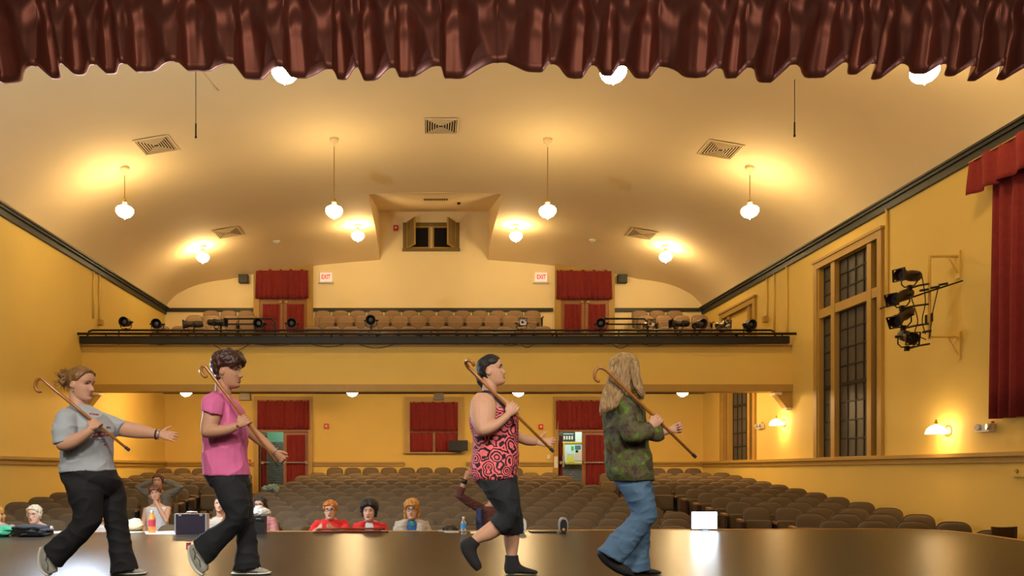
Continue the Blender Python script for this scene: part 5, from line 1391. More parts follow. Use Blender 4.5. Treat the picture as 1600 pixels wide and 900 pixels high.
def walker_green():
    D = DPF; r = thing('person', 'long-haired blond woman in green and purple mottled tunic and blue jeans', 'person', foot_xy(990)); B = MB()
    h = Head(976, 581, D, 28, 2, 0, 1.03, 0)
    h.skull(B, P(972, 622, D), .054)
    loft(B, [(955, 628, 990, 630, .10), (955, 650, 996, 650, .13), (956, 700, 1000, 700, .12), (966, 750, 1006, 750, .12)], D)
    loft(B, [(972, 635, 988, 635, .05, -.17), (974, 655, 990, 657, .045, -.20), (976, 676, 994, 676, .042, -.23), (990, 686, 990, 672, .04, -.24), (1006, 681, 1002, 668, .036, -.245), (1018, 674, 1012, 664, .027, -.245)], D)
    grip(B, P(1026, 655.5, D - .20), P(1085.6, 713, D) - P(949, 580, D), P(1016, 668, D - .245), 1.0)
    loft(B, [(1000, 668, 1000, 684, .04, .12), (1022, 670, 1022, 682, .034, .17), (1036, 669, 1037, 681, .029, .18), (1046, 667.5, 1047, 677.5, .025, .18)], D)
    hand(B, P(1047, 672, D + .18), (.95, -.1, .18), (-.1, .2, .95), (0, -1, 0), .92, (62, 75, 45), .02, (.85, .3), .3)
    loft(B, [(980, 765, 1010, 765, .07, -.08), (998, 798, 1018, 800, .06, -.09), (974, 826, 992, 840, .045, -.09), (945, 862, 958, 872, .035, -.09)], D); loft(B, [(994, 765, 1012, 765, .07, .09), (1000, 800, 1014, 800, .06, .09), (988, 850, 1006, 850, .05, .09), (985, 892, 1003, 888, .04, .09)], D)
    put(B, 'body', m_skin, r, .0042, smooth=2)
    h.face(r, m_hair_bl)
    H = MB(); h.hair(H, .024, .060, -.10, -.11)
    loft(H, [(954, 575, 995, 580, .075, -.02), (949, 592, 996, 600, .082, -.045), (943, 608, 985, 618, .075, -.085), (939, 622, 972, 628, .06, -.115), (937, 634, 964, 636, .045, -.13), (936, 646, 951, 645, .022, -.14)], D)
    loft(H, [(984, 566, 998, 566, .04, -.06), (986, 585, 1001, 588, .04, -.09), (990, 602, 1005, 602, .034, -.11), (993, 616, 1006, 614, .028, -.12), (997, 625, 1005, 622, .016, -.12)], D)
    put(H, 'hair', m_hair_bl, r, .0055, smooth=3, crumple=.006, cscale=16, seed=8)
    rnd = random.Random(9); st = []
    for i in range(420):
        a = rnd.random(); x0 = 957 + 36 * a; y0 = 560 + 10 * (2 * a - 1) ** 2 + rnd.uniform(-2, 4); t = rnd.uniform(.55, 1.0) ; dz = -.075 - .03 * rnd.random()
        if a > .75 and rnd.random() < .8: e = [(x0 + 2, 585), (x0 + 6 + 3 * rnd.random(), 603), (1000 + 6 * rnd.random(), 612 + 10 * rnd.random())]
        else: e = [(x0 - 6, 590), (951 + 24 * a - 2 * rnd.random(), 618), (936 + 26 * a * t + 3 * rnd.random(), 630 + 18 * t * (1 - .6 * a) + 3 * rnd.random())]
        st.append([P(x0, y0, D + dz), P(*e[0], D + dz - .035), P(*e[1], D + dz - .07), P(*e[2], D + dz - .085)])
    for i in range(60):
        c = P(1001 + rnd.uniform(-4, 3), 616 + rnd.uniform(-6, 6), D - .14); q = rnd.uniform(0, 6.28); st.append([c + Vector((.022 * math.cos(q + k * 1.1) * (1 - k * .12), .012 * math.sin(q), .022 * math.sin(q + k * 1.1) * (1 - k * .12))) for k in range(5)])
    strands(st, 'hair_strands', m_hair_bl, r, .0026)
    S = MB()
    loft(S, [(960, 613, 988, 617, .07), (952, 620, 997, 624, .135), (945, 633, 1004, 635, .175), (943, 650, 1007, 651, .185), (944, 668, 1009, 668, .18), (946, 686, 1011, 686, .178), (946, 706, 1014, 704, .182), (946.5, 724, 1018, 722, .188), (948, 738, 1020, 738, .19), (956, 752, 1020, 750, .185)], D)
    loft(S, [(966, 618, 986, 620, .07, -.09), (966, 632, 992, 633, .074, -.16), (966, 650, 994, 651, .07, -.195), (968, 668, 998, 666, .066, -.22), (974, 688, 1000, 664, .058, -.235), (990, 692, 994, 664, .052, -.24), (1008, 688, 1005, 662, .05, -.245), (1021, 681, 1014, 660, .05, -.245)], D)
    loft(S, [(998, 650, 996, 684, .07, .10), (1012, 660, 1012, 688, .065, .15), (1026, 664, 1028, 690, .06, .17), (1032, 664, 1036, 687, .055, .18)], D)
    put(S, 'tunic', m_tunic, r, .0075, smooth=4, crumple=.004, cscale=6, folds=.009, seed=16, fdir=(1.2, .6, 1.4))
    T = MB(); loft(T, [(960, 745, 1016, 745, .165), (964, 758, 1019, 758, .16), (976, 773, 1017, 773, .11), (988, 786, 1012, 786, .06)], D)
    loft(T, [(966, 757, 1010, 757, .10, -.07), (974, 772, 1021, 774, .105, -.085), (983, 790, 1024, 793, .098, -.09), (987, 803, 1025, 809, .088, -.09), (977, 814, 1012, 828, .08, -.09), (960, 830, 996, 850, .078, -.09), (946, 846, 984, 866, .082, -.09), (933.5, 859, 972, 881, .09, -.09)], D)
    loft(T, [(984, 757, 1019, 757, .10, .08), (990, 780, 1021, 780, .10, .09), (991, 805, 1019, 805, .09, .09), (985, 832, 1015, 832, .08, .09), (979, 860, 1014, 860, .083, .09), (973, 893, 1015, 890, .092, .09)], D)
    put(T, 'jeans', m_jean, r, .007, smooth=3, crumple=.004, cscale=9, folds=.007, seed=19, fdir=(1, .6, 1.6))
    shoe(r, m_bshoe, [(932, 866, 942, 858, .036), (941, 879, 955, 867, .043), (955, 890, 970, 878, .046), (970, 898, 983, 886, .045), (985, 901, 990, 894, .034)], D, -.09)
    shoe(r, m_bshoe, [(984, 897.2, 985, 884, .036), (998, 897.2, 998, 884, .043), (1012, 897.2, 1011, 887, .046), (1024, 897, 1023, 889.5, .042), (1032.5, 896.3, 1032, 892.3, .030)], D, .09)
    cane('brown hooked cane carried by the blond woman in tunic', [(935.5, 595.5), (931, 593), (928.6, 586), (931, 578.5), (937, 574.8), (943.5, 576), (950, 581), (975, 605), (1085.6, 713)])


walker_grey(); walker_pink(); walker_rose(); walker_green()


# ------------------------------------------------------------------ the watchers in the house
def sitter(label, px, py, D, hair, shirt, hs=1.0, hairkw=None, yaw=-90, pitch=0, roll=0, glasses=None, skin=None, sh=.19, arms='lap', extra=None, jacket=None, sleeveless=False, long_hair=0.0, print_=None, smile=False, fuller=1.0, lift=.02):
    """seated person facing the stage; px, py: eye level; the body is built downward from the head to the seat"""
    skin = skin or m_skin; c = P(px, py, D); r = thing('person', label, 'person', (c.x, c.y + .12, c.z - .74)); B = MB()
    h = Head(px, py, D, yaw, pitch, roll, hs); x, y, z = c
    z0 = z; z = z + lift; nb = Vector((x, y + .05, z - .20)); h.skull(B, nb, .052)
    hz = z0 - .70
    def oval(cx, cy, cz, rx, ry, n=18): return [Vector((cx + rx * math.cos(2 * math.pi * k / n), cy + ry * math.sin(2 * math.pi * k / n), cz)) for k in range(n)]
    prof = [(-.165, .055, .05), (-.20, .10, .075), (-.235, sh * .86, .10), (-.29, sh * .98, .115), (-.40, sh * .88 * fuller, .12 * fuller), (-.55, sh * .84 * fuller, .125 * fuller), (-.70 - lift, sh * .92 * fuller, .14 * fuller)]
    B.rings([oval(x, y + .07 + .10 * (-k[0] - .16), z + k[0], k[1] - .012, k[2] - .012) for k in prof])
    S = MB(); S.rings([oval(x, y + .07 + .10 * (-k[0] - .16), z + k[0], k[1], k[2]) for k in prof[1 if not sleeveless else 2:]])
    for sd in (-1, 1):   # thighs and shins
        hp = Vector((x + sd * .09, y + .12, hz)); kn = Vector((x + sd * .12, y - .25, hz + .02)); ft = Vector((x + sd * .12, y - .25, hz - .42))
        B.tube([hp, (hp + kn) / 2, kn, (kn + ft) / 2, ft], [.085, .075, .06, .055, .045], 12)
    J = jacket and MB()
    poses = arms if isinstance(arms, dict) else {-1: arms, 1: arms}
    sl = J if J is not None else S
    for sd in (-1, 1):
        s0 = Vector((x + sd * (sh - .03), y + .085, z - .255)); pose = poses[sd]
        if pose == 'lap': e, w = s0 + Vector((sd * .05, -.03, -.27)), s0 + Vector((-sd * .04, -.24, -.33))
        elif pose == 'stage': e, w = s0 + Vector((sd * .07, -.14, -.16)), Vector((x + sd * .10, 10.02, .03))
        elif pose == 'head': e, w = s0 + Vector((sd * .22, -.02, .13)), Vector((x + sd * .09, y + .09, z - .0))
        elif pose == 'chin': e, w = s0 + Vector((sd * .04, -.20, -.20)), Vector((x + sd * .03, y - .10, z - .135))
        elif pose == 'back': e, w = s0 + Vector((sd * .15, -.02, -.15)), s0 + Vector((sd * .13, -.22, -.17))
        B.tube([s0, s0.lerp(e, .5), e, e.lerp(w, .5), w], [.050, .045, .040, .036, .026], 12)
        d = (w - e).normalized(); hand(B, w, d, Vector((sd * -.3, 0, 1)) if abs(d.z) < .8 else Vector((0, -1, .2)), Vector((-sd, -.3, -.2)), .95, (30, 40, 25) if pose != 'stage' else (12, 16, 10), .04, (.7, .6))
        if not sleeveless:
            long_ = jacket is not None
            if long_: sl.tube([s0 + Vector((-sd * .03, 0, .0)), s0.lerp(e, .4), e, e.lerp(w, .5), e.lerp(w, .92)], [.082, .074, .066, .058, .050], 12)
            else: sl.tube([s0 + Vector((-sd * .03, 0, .0)), s0.lerp(e, .35), s0.lerp(e, .78)], [.068, .064, .062], 12)
    put(B, 'body', skin, r, .0075, smooth=2); h.face(r, None, glasses, not smile)
    put(S, 'shirt', shirt, r, .010, smooth=3, folds=.005, cscale=9, seed=int(px) % 17)
    if J is not None:
        for sd in (-1, 1):
            J.rings([[Vector((x + sd * (k[1] * .62), y + .07 + .10 * (-k[0] - .16), z + k[0])) + Vector((k[1] * .50 * math.cos(a), (k[2] + .022) * math.sin(a), 0)) for a in [2 * math.pi * i / 18 for i in range(18)]] for k in prof[1:]])
        put(J, 'jacket', jacket, r, .010, smooth=3, folds=.006, cscale=8, seed=int(py) % 13)
    H = MB(); kw = dict(top=.022, front=.06, side=.0, back=-.08); kw.update(hairkw or {}); h.hair(H, **kw)
    if long_hair:
        for sd in (-1, 1): H.tube([h.w((-.02, sd * .065, .03)), h.w((-.025, sd * .082, -.03)), h.w((-.03, sd * .080, -.03 - long_hair))], [.028, .03, .014], 10)
        H.tube([h.w((-.08, 0, .02)), h.w((-.09, 0, -.05)), h.w((-.08, 0, -.04 - long_hair))], [.06, .065, .03], 10)
    put(H, 'hair', hair, r, .008, smooth=2, crumple=.013, cscale=30, seed=int(px))
    if smile: MB().ball(h.w((.0825, 0, -.062)), .0050 * hs, .0165 * hs, .0110 * hs, h.m, 12).build('open_mouth', M('mouth_inside', (.09, .018, .014), .6, var=0), r, smooth=True)
    if print_: print_(r, c)
    if extra: extra(r, h, c)
    return r


m_wtee = M('white_tee', (.62, .60, .56), .85, var=.06); m_rtee = M('red_tee', (.62, .018, .016), .85, var=.1); m_btee = M('blue_tee', (.03, .12, .38), .85, var=.1)
m_hood = M('cream_hoodie', (.46, .40, .31), .85, var=.12); m_gtop = M('olive_grey_top', (.16, .135, .10), .85, var=.2); m_maroon = ramp_mat('maroon_knit', [(.2, '#1c0c0c'), (.5, '#4c2420'), (.8, '#6e3a2c')], 'band', 22, .85, 2.0)
m_bluecoat = M('navy_coat_lining', (.022, .035, .10), .8, var=.2); m_dkglass = M('dark_spectacles', (.02, .018, .018), .3)


def green_print(r, c):
    gm = M('print_green', (.06, .42, .16), .8)
    for dx, dz, w, hh in ((-.01, -.150, .055, .010), (0, -.166, .035, .014), (.0, -.184, .060, .010), (.01, -.200, .045, .008)):
        MB().box((c.x + dx, c.y - .047, c.z + dz), (w, .014, hh)).build('shirt_print', gm, r)


sitter('ginger-haired woman in red tee and glasses sitting at stage edge holding the canes', *WATCH['ginger'], m_hair_rd, m_rtee, 1.08, dict(top=.028, front=.05), lift=.085, pitch=6, glasses=m_dkglass, arms='stage', sh=.215, smile=True, fuller=1.15)
sitter('dark-haired woman in red shirt over white tee sitting at stage edge', *WATCH['dark'], m_hair_bk, m_wtee, 1.14, dict(top=.052, front=.050, side=-.05, wave=.006), lift=.075, yaw=-96, pitch=8, arms='lap', sh=.205, jacket=m_rtee, smile=True)
sitter('golden-haired woman in blue printed tee and cream hoodie sitting at stage edge', *WATCH['gold'], m_hair_gb, m_btee, 1.12, dict(top=.035, front=.035, side=-.04), lift=.075, yaw=-96, pitch=4, glasses=m_dkglass, arms='lap', sh=.21, jacket=m_hood, long_hair=.10, print_=green_print)
sitter('grey-haired woman in white tee and glasses seated in front of the left block', *WATCH['grey'], m_hair_gy, m_wtee, 1.04, dict(top=.022, front=.062, side=-.045, wave=.004), lift=.075, pitch=0, glasses=m_silver, arms='lap', sh=.20)
sitter('golden-haired woman in grey tee beside the grey-haired one, arm along the seat', *WATCH['left'], m_hair_gb, M('grey_tee_dim', (.30, .29, .27), .85), 1.0, dict(top=.025, front=.05), yaw=-70, arms={1: 'back', -1: 'lap'}, lift=.075, sh=.19, long_hair=.06)
sitter('girl with tied-back dark hair in cream top beyond the pink walker', *WATCH['girl'], m_hair_bk, M('cream_top', (.5, .42, .32), .85), .92, dict(top=.010, front=.078, side=.03), yaw=-80, pitch=5, arms='lap', sh=.165)
sitter('woman with glasses and long dark hair in pink top behind the black box', *WATCH['pinktop'], m_hair_bk, M('rose_top', (.5, .22, .21), .85), .98, dict(top=.018, front=.07, side=-.02), yaw=-104, glasses=m_dkglass, arms='lap', sh=.185, long_hair=.12, skin=m_skin_tan, lift=.06)
sitter('auburn-haired woman in white sleeveless top, hand on chin, in left aisle seat', *WATCH['chin'], m_hair_au, m_wtee, 1.03, dict(top=.030, front=.045), yaw=-84, roll=6, arms={-1: 'lap', 1: 'chin'}, sh=.20, sleeveless=True)
sitter('woman in olive top leaning back with both hands behind her head', *WATCH['lean'], m_hair_au, m_gtop, 1.08, dict(top=.025, front=.06, side=-.03), yaw=-88, pitch=6, arms='head', sh=.21, jacket=m_gtop)
sitter('woman in pale top mostly hidden behind the grey-tee walker', *WATCH['hid'], m_hair_au, M('pale_stripe_top', (.42, .38, .36), .85), 1.0, dict(top=.02, front=.05), yaw=-60, arms='lap', sh=.19)


def stander():
    D = 10.9; f = zfloor(1.0, D); c = P(768, 770, D); r = thing('person', 'person in maroon knit and navy coat standing with one arm raised behind the third walker', 'person', (c.x, D, f)); B = MB()
    h = Head(768, 768, D, -130, 0, 0, 1.0); h.skull(B, (c.x, D + .03, h.c.z - .2)); x = c.x; zz = h.c.z
    def oval(cx, cy, cz, rx, ry, n=18): return [Vector((cx + rx * math.cos(2 * math.pi * k / n), cy + ry * math.sin(2 * math.pi * k / n), cz)) for k in range(n)]
    prof = [(-.17, .06, .05), (-.21, .13, .08), (-.27, .19, .11), (-.42, .18, .12), (-.62, .175, .125), (-.80, .19, .14)]
    B.rings([oval(x, D + .05, zz + k[0], k[1] - .01, k[2] - .01) for k in prof])
    for sd in (-1, 1): B.tube([(x + sd * .09, D + .05, zz - .78), (x + sd * .10, D + .03, (zz - .8 + f) / 2), (x + sd * .10, D + .05, f + .05)], [.09, .065, .045], 12); B.ball((x + sd * .10, D - .02, f + .04), .045, .12, .04)
    s0 = Vector((x - .16, D + .05, zz - .26)); e = P(718, 774, D - .05); w = P(727, 748, D - .08); B.tube([s0, s0.lerp(e, .5), e, e.lerp(w, .5), w], [.05, .046, .042, .037, .027], 12); hand(B, w, w - e + Vector((.02, 0, 0)), (1, 0, .2), (0, 1, 0), .95, (20, 25, 15), .05)
    s1 = Vector((x + .17, D + .05, zz - .26)); B.tube([s1, s1 + Vector((.05, 0, -.28)), s1 + Vector((.03, -.1, -.52))], [.05, .042, .028], 12); hand(B, s1 + Vector((.03, -.1, -.52)), (0, -.1, -1), (0, -1, 0), (-1, 0, 0), .95)
    put(B, 'body', m_skin_tan, r, .0075, smooth=2); h.face(r)
    S = MB(); S.rings([oval(x, D + .05, zz + k[0], k[1] + .008, k[2] + .008) for k in prof[1:]]); S.tube([s0 + Vector((.04, 0, 0)), s0.lerp(e, .5), e, e.lerp(w, .5)], [.07, .066, .062, .055], 12); S.tube([s1 - Vector((.03, 0, 0)), s1 + Vector((.05, 0, -.28)), s1 + Vector((.035, -.08, -.46))], [.07, .06, .05], 12)
    put(S, 'knit_jumper', m_maroon, r, .010, smooth=3, folds=.006, cscale=9)
    C = MB()
    for sd in (-1, 1): C.rings([[Vector((x + sd * .165 + .055 * math.cos(a), D + .03 + .14 * math.sin(a), zz + k)) for a in [2 * math.pi * i / 16 for i in range(16)]] for k in (-.24, -.4, -.6, -.82)])
    put(C, 'open_coat', m_bluecoat, r, .010, smooth=3, folds=.005, cscale=9)
    T = MB()
    for sd in (-1, 1): T.tube([(x + sd * .085, D + .05, zz - .76), (x + sd * .10, D + .03, (zz - .8 + f) / 2), (x + sd * .10, D + .05, f + .06)], [.115, .09, .07], 14)
    put(T, 'trousers', m_navy, r, .010, smooth=2)
    MB().tube([w.lerp(e, .02) - Vector((0, 0, .0)), w.lerp(e, .28)], .041, 12).build('wrist_warmer', m_black, r, smooth=True)
    H = MB(); h.hair(H, .02, .06, 0, -.08); put(H, 'hair', m_hair_br, r, .008, smooth=2, crumple=.008, cscale=28)


stander()


# ------------------------------------------------------------------ things lying on the stage
def on_stage(px, py): D = CZ * F / (py - VPY); return P(px, py, D)


def stage_things():
    # attache case
    c = on_stage(300, 834); k = F / c.y; r = thing('briefcase', 'dark purple hard briefcase with metal edges standing on the stage', 'case', c)
    w, h = 50 / k, 31.5 / k
    MB().bbox((-w / 2 + .012, -.06, .006), (w / 2 - .012, .06, h - .006)).build('shell', M('purple_black_vinyl', (.014, .006, .014), .45, var=.2, bump=.1), r, local=True)
    fr = MB()
    for s in (-1, 1): fr.bbox((s * w / 2 - s * .018, -.064, 0), (s * w / 2, .064, h))
    fr.build('end_frame', m_silver, r, local=True); MB().bbox((-w / 2 + .018, -.064, h - .012), (w / 2 - .018, .064, h)).build('top_frame', M('dark_metal_edge', (.10, .07, .10), .4, metal=.6), r, local=True)
    MB().tube([(-.07, 0, h), (-.06, 0, h + .022), (.06, 0, h + .022), (.07, 0, h)], .008, 8).build('handle', m_silver, r, local=True, smooth=True)
    for s in (-.13, .13): MB().box((s, -.06, h - .012), (.035, .012, .03)).build('latch', m_silver, r, local=True)

    def bottle(px, py, hp, wp, label, mat, cap, lab, liquid=None):
        c = on_stage(px, py); k = F / c.y; H = hp / k; R = wp / k / 2; r = thing('bottle', label, 'bottle', c)
        MB().lathe([(R * .9, 0), (R, .01), (R, H * .30), (R * .94, H * .34), (R, H * .40), (R, H * .62), (R * .8, H * .74), (R * .42, H * .84), (R * .40, H * .92)], 20).build('flask', mat, r, local=True, smooth='auto')
        MB().lathe([(R * 1.015, H * .32), (R * 1.015, H * .60)], 20).build('wrapper', lab, r, local=True, smooth='auto')
        MB().lathe([(R * .46, H * .90), (R * .46, H * 1.0), (R * .40, H * 1.005)], 14).build('cap', cap, r, local=True, smooth='auto')
    bottle(237.5, 833.5, 36, 11, 'bottle of orange drink with red wrapper on the stage edge', M('orange_drink', (.80, .22, .04), .15, coat=.4), M('clear_cap', (.55, .5, .45), .3), M('red_wrapper', (.50, .04, .07), .4, var=.3, scale=30))
    gl = M('clear_bottle', (.75, .80, .82), .08, trans=.85, var=.02)
    bottle(724.3, 835, 27.5, 9, 'clear water bottle with blue wrapper on the stage edge', gl, M('white_cap', (.75, .75, .75), .4), M('blue_wrapper', (.06, .30, .62), .4, var=.3, scale=30))

    def sheet(pts, label):
        q = [on_stage(*p) for p in pts]; b = sum(q, Vector()) / len(q); b.z = 0
        o = MB().prism([p + Vector((0, 0, .002)) for p in q], (0, 0, .003)).build('paper_sheet', m_paper, loc=b); tag(o, label, 'paper')
    sheet([(180, 831.5), (216, 829.5), (222, 832), (184, 834)], 'white paper sheet on stage edge left of the orange bottle')
    sheet([(226, 831), (272, 830), (274, 835.5), (228, 835)], 'white paper sheet on stage under the orange bottle')
    sheet([(697, 830), (716, 829.5), (717, 832.5), (694, 832.3)], 'small white paper on the stage edge left of the water bottle')
    sheet([(734, 831), (760, 830), (764, 833), (736, 834)], 'white paper on the stage edge right of the water bottle')
    sheet([(76, 831), (100, 830), (98, 833), (78, 834)], 'white paper by the folded black coat')
    # folded clothes
    c = on_stage(51, 838); r = thing('folded_coat', 'black folded coat lying at the stage edge', 'coat', c); w = 58 * c.y / F
    mb = MB()
    for i, (dx, ww, zz) in enumerate(((0, 1.0, .028), (.02, .93, .07), (-.02, .86, .11))): mb.ball((dx, .0, zz), w / 2 * ww, .15, .032, None, 20); mb.box((dx, 0, zz), (w * ww * .86, .26, .034))
    me = remeshed(mb, 'cloth', .008, smooth=4, folds=.008, cscale=9); link('cloth', me, M('black_coat_cloth', (.010, .010, .013), .85), r)
    c = on_stage(1, 838.5); mb = MB(); mb.ball((-.03, 0, .045), .17, .13, .05, None, 18); mb.ball((.04, .02, .08), .13, .1, .04, None, 14)
    r = thing('folded_garment', 'green folded garment beside the black coat', 'clothing', c); link('cloth', remeshed(mb, 'cloth', .008, smooth=4, folds=.012, cscale=10), M('green_cloth', (.02, .20, .09), .8), r)
    # cream bag
    c = on_stage(207, 830.5); r = thing('cream_bag', 'cream woven bag slumped at the stage edge beside the grey-tee walker', 'bag', c); mb = MB(); mb.ball((0, .05, .075), .125, .09, .085, None, 20); mb.ball((.03, .05, .12), .07, .07, .05, None, 16)
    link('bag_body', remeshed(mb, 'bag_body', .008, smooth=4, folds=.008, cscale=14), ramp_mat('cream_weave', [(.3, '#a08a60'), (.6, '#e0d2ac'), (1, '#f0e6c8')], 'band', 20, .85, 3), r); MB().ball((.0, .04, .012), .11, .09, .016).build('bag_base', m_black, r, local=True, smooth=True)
    # black box with a white plastic bag on it
    c = on_stage(406, 834); k = F / c.y; r = thing('black_box', 'black equipment box on the stage beside the pink walker', 'box', c)
    MB().bbox((-.075, -.06, 0), (.075, .06, 28 / k)).build('shell', m_black, r, local=True); MB().bbox((-.078, -.064, 20 / k), (.078, .064, 21.5 / k)).build('lid_seam', m_iron, r, local=True); MB().tube([(-.03, -.064, 24 / k), (-.03, -.075, 24 / k), (.03, -.075, 24 / k), (.03, -.064, 24 / k)], .005, 6).build('handle', m_silver, r, local=True)
    b = Vector((c.x + .02, c.y, 28 / k)); r = thing('plastic_bag', 'crumpled white plastic bag on top of the black box', 'bag', b); mb = MB(); mb.ball((0, 0, .05), .105, .07, .055, None, 18); mb.ball((-.03, 0, .09), .06, .05, .04, None, 14); mb.ball((.07, 0, .035), .05, .05, .035, None, 14)
    link('bag_body', remeshed(mb, 'bag_body', .007, smooth=3, folds=.010, cscale=14), M('white_polythene', (.66, .62, .55), .35, var=.1), r)
    # bundle of canes
    rnd = random.Random(2)
    for i in range(5):
        x0, x1, py = 489 + i * 3, 602 - 2 * i + rnd.uniform(-6, 4), 832.6 - .5 * i
        a, b = on_stage(x0, py), on_stage(x1, py + rnd.uniform(-.4, .3)); z = .016 + (.026 if i in (2, 3) else 0) + (.026 if i == 4 else 0); d = (b - a).normalized(); n = Vector((0, -1, 0)).cross(d)
        hk = [a + Vector((.055 + .045 * math.cos(q), -.045 + .045 * math.sin(q) + .045 - .045, 0)) for q in (math.pi * 1.5, math.pi * 1.25, math.pi, math.pi * .75)]
        pts = [Vector((p.x, p.y, z)) for p in hk] + [Vector((a.x + .06, a.y, z)), Vector((b.x, b.y, z))]
        o = thing('walking_cane', 'dark red-brown cane in the bundle on the stage edge, ' + ('nearest the stage middle', 'second from the stage middle', 'upper layer, front one', 'upper layer, rear one', 'topmost, lying last')[i], 'cane', pts[-1], 'bundle of canes on the stage edge')
        MB().tube(pts, .0105, 10).build('shaft', M('dark_red_cane', (.16, .030, .012), .3, coat=.3, var=.3), o, smooth=True); MB().tube([pts[-1] - d * .02, pts[-1] + d * .01], .0118, 8).build('ferrule', m_rubber, o)
    # computer speakers
    c = on_stage(879.5, 833); k = F / c.y; r = thing('desktop_speaker', 'silver and black oval desktop speaker standing on the stage edge', 'speaker', c)
    def egg(mb, w, h, d, y0): mb.rings([[Vector((w * s * math.copysign(abs(math.cos(a)) ** .8, math.cos(a)), y, h / 2 + h / 2 * s * math.copysign(abs(math.sin(a)) ** .8, math.sin(a)))) for a in [2 * math.pi * j / 24 for j in range(24)]] for s, y in ((.7, y0 + d), (.97, y0 + d * .7), (1, y0 + .01), (.96, y0))]); return mb
    egg(MB(), 7.3 / k, 25 / k, .11, -.05).build('case', M('silver_plastic', (.45, .45, .48), .35, metal=.3), r, local=True, smooth='auto'); e2 = egg(MB(), 5.6 / k, 22 / k, .02, -.062); e2.build('grille', m_black, r, local=True, smooth='auto')
    MB().ball((0, -.066, 6 / k), 2.4 / k, .008, 2.4 / k).build('badge', M('amber_badge', (.70, .28, .02), .4), r, local=True, smooth=True); MB().lathe([(5 / k, 0), (5 / k, .008), (3 / k, .012)], 18).build('foot', m_black, r, local=True)
    c = on_stage(814.5, 833); r = thing('desktop_speaker', 'white rounded speaker half hidden behind the third walker', 'speaker', c); egg(MB(), 7.5 / k, 24 / k, .10, -.05).build('case', m_white, r, local=True, smooth='auto'); MB().lathe([(5 / k, 0), (5 / k, .008), (3 / k, .012)], 18).build('foot', m_black, r, local=True)
    c = on_stage(848, 832); r = thing('laptop', 'closed dark laptop lying flat on the stage edge', 'laptop', c)
    MB().bbox((-.165, -.10, .002), (.165, .12, .013)).build('base', m_black, r, local=True); MB().bbox((-.165, -.10, .015), (.165, .12, .022)).build('lid', M('dark_grey_lid', (.06, .055, .07), .3, metal=.4), r, local=True)
    # the bright screen
    c = on_stage(1100.5, 829.2); k = F / c.y; r = thing('lit_monitor', 'small monitor glowing white toward the stage on its edge', 'screen', c)
    w, h, z0 = 39 / k, 25.5 / k, 3.5 / k
    MB().bbox((-w / 2 - .012, -.004, z0 - .012), (w / 2 + .012, .022, z0 + h + .012)).build('bezel', m_black, r, local=True); MB().bbox((-w / 2, -.008, z0), (w / 2, -.003, z0 + h)).build('screen', M('glowing_screen', (.74, .88, 1.0), .4, emit=26, var=0), r, local=True)
    MB().bbox((-.03, .0, 0), (.03, .03, z0)).build('neck', m_black, r, local=True); MB().lathe([(.07, 0), (.07, .006), (.02, .012)], 16).build('foot', m_black, r, local=True)
    # small things
    c = on_stage(693, 831); r = thing('clip_microphone', 'tiny black microphone on the stage edge near the paper', 'microphone', c); MB().lathe([(.022, 0), (.022, .008), (.010, .014), (.010, .035)], 10).build('base', m_rubber, r, local=True); MB().ball((0, 0, .045), .016, n=10).build('head', m_iron, r, local=True, smooth=True)
    c = on_stage(704, 829.3); r = thing('brimmed_hat', 'black hat with pale brim lying at the stage edge', 'hat', (c.x, 9.97, 0)); MB().lathe([(.105, .0), (.10, .04), (.07, .075), (.02, .088)], 18).build('crown', m_black, r, local=True, smooth=True); MB().lathe([(.15, .004), (.15, .012), (.09, .02), (.09, .01)], 22, (-.03, -.02, 0)).build('brim', M('cap_brim', (.35, .27, .18), .8), r, local=True)
    # cloth on a seat, left aisle
    c = P(424, 763.5, 16.55); r = thing('patterned_scarf', 'pale green patterned scarf draped on a seat near the left aisle', 'scarf', c); mb = MB()
    for dx, dz, q in ((-.12, .0, .08), (-.03, .02, .09), (.07, .03, .09), (.13, -.02, .06)): mb.ball((dx, -.02, dz), q, .09, .065, None, 14)
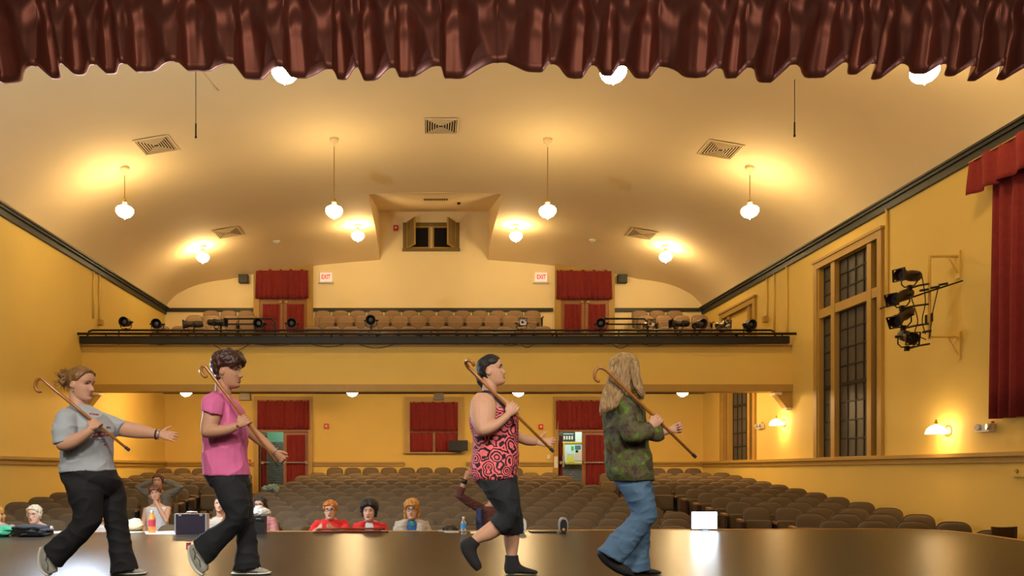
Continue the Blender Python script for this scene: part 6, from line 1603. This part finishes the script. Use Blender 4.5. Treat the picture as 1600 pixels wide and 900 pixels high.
    link('cloth', remeshed(mb, 'cloth', .010, smooth=2, folds=.02, cscale=12), ramp_mat('scarf_print', [(.3, '#2c3c38'), (.5, '#7c9080'), (.7, '#b8c4a8')], 'noise', 22, .85), r)
    # dark red wooden chair beside the apron
    D = 9.5; x = P(1569, 828, D).x; f = zfloor(x, D); top = CZ - (824 - VPY) / F * D; r = thing('wooden_chair', 'dark red wooden chair on the hall floor beside the stage corner', 'chair', (x, D, f)); H = top - f
    w = .15
    mb = MB(); nseg = 8; R = []
    for i in range(nseg + 1):
        t = i / nseg * 2 - 1; xx = t * w; yy = .03 * (1 - t * t); R.append([Vector((xx, yy - .012, H - .17 - .0)), Vector((xx * 1.04, yy - .012, H + .010 * t * t)), Vector((xx * 1.04, yy + .012, H + .010 * t * t)), Vector((xx, yy + .012, H - .17))])
    mb.rings(R).build('backrest', m_endpanel, r, local=True)
    for s in (-1, 1): MB().tube([(s * w * .95, .0, H - .02), (s * w * .95, .02, .5), (s * w, .03, 0)], .018, 8).build('leg', m_endpanel, r, local=True); MB().tube([(s * w, -.36, .46), (s * w, -.37, 0)], .018, 8).build('leg', m_endpanel, r, local=True)
    MB().bbox((-w - .02, -.38, .45), (w + .02, .03, .48)).build('seat', m_endpanel, r, local=True)


stage_things()


def assumed_stand_lamp():
    b = P(120, 603, 9.0); b.z = 0; r = thing('assumed_stand_lamp', 'assumed slim lamp stand with cool white head, unseen behind the grey-tee walker', 'lamp', b); z = P(120, 603, 9.0).z  # unseen fixture, assumed as the source of the cool rim light
    MB().lathe([(.085, 0), (.085, .015), (.02, .03)], 16).build('base', m_black, r, local=True, smooth='auto'); MB().tube([(0, 0, .02), (0, 0, z - .06)], .010, 8).build('pole', m_iron, r, local=True)
    MB().lathe([(.03, .10), (.05, .09), (.065, .02), (.065, -.01), (.055, -.01), (.055, .02)], 16, (0, 0, z), Matrix.Rotation(math.pi / 2, 3, 'X') @ Matrix.Rotation(math.pi, 3, 'Y')).build('lamp_head', m_black, r, local=True, smooth='auto')


assumed_stand_lamp()
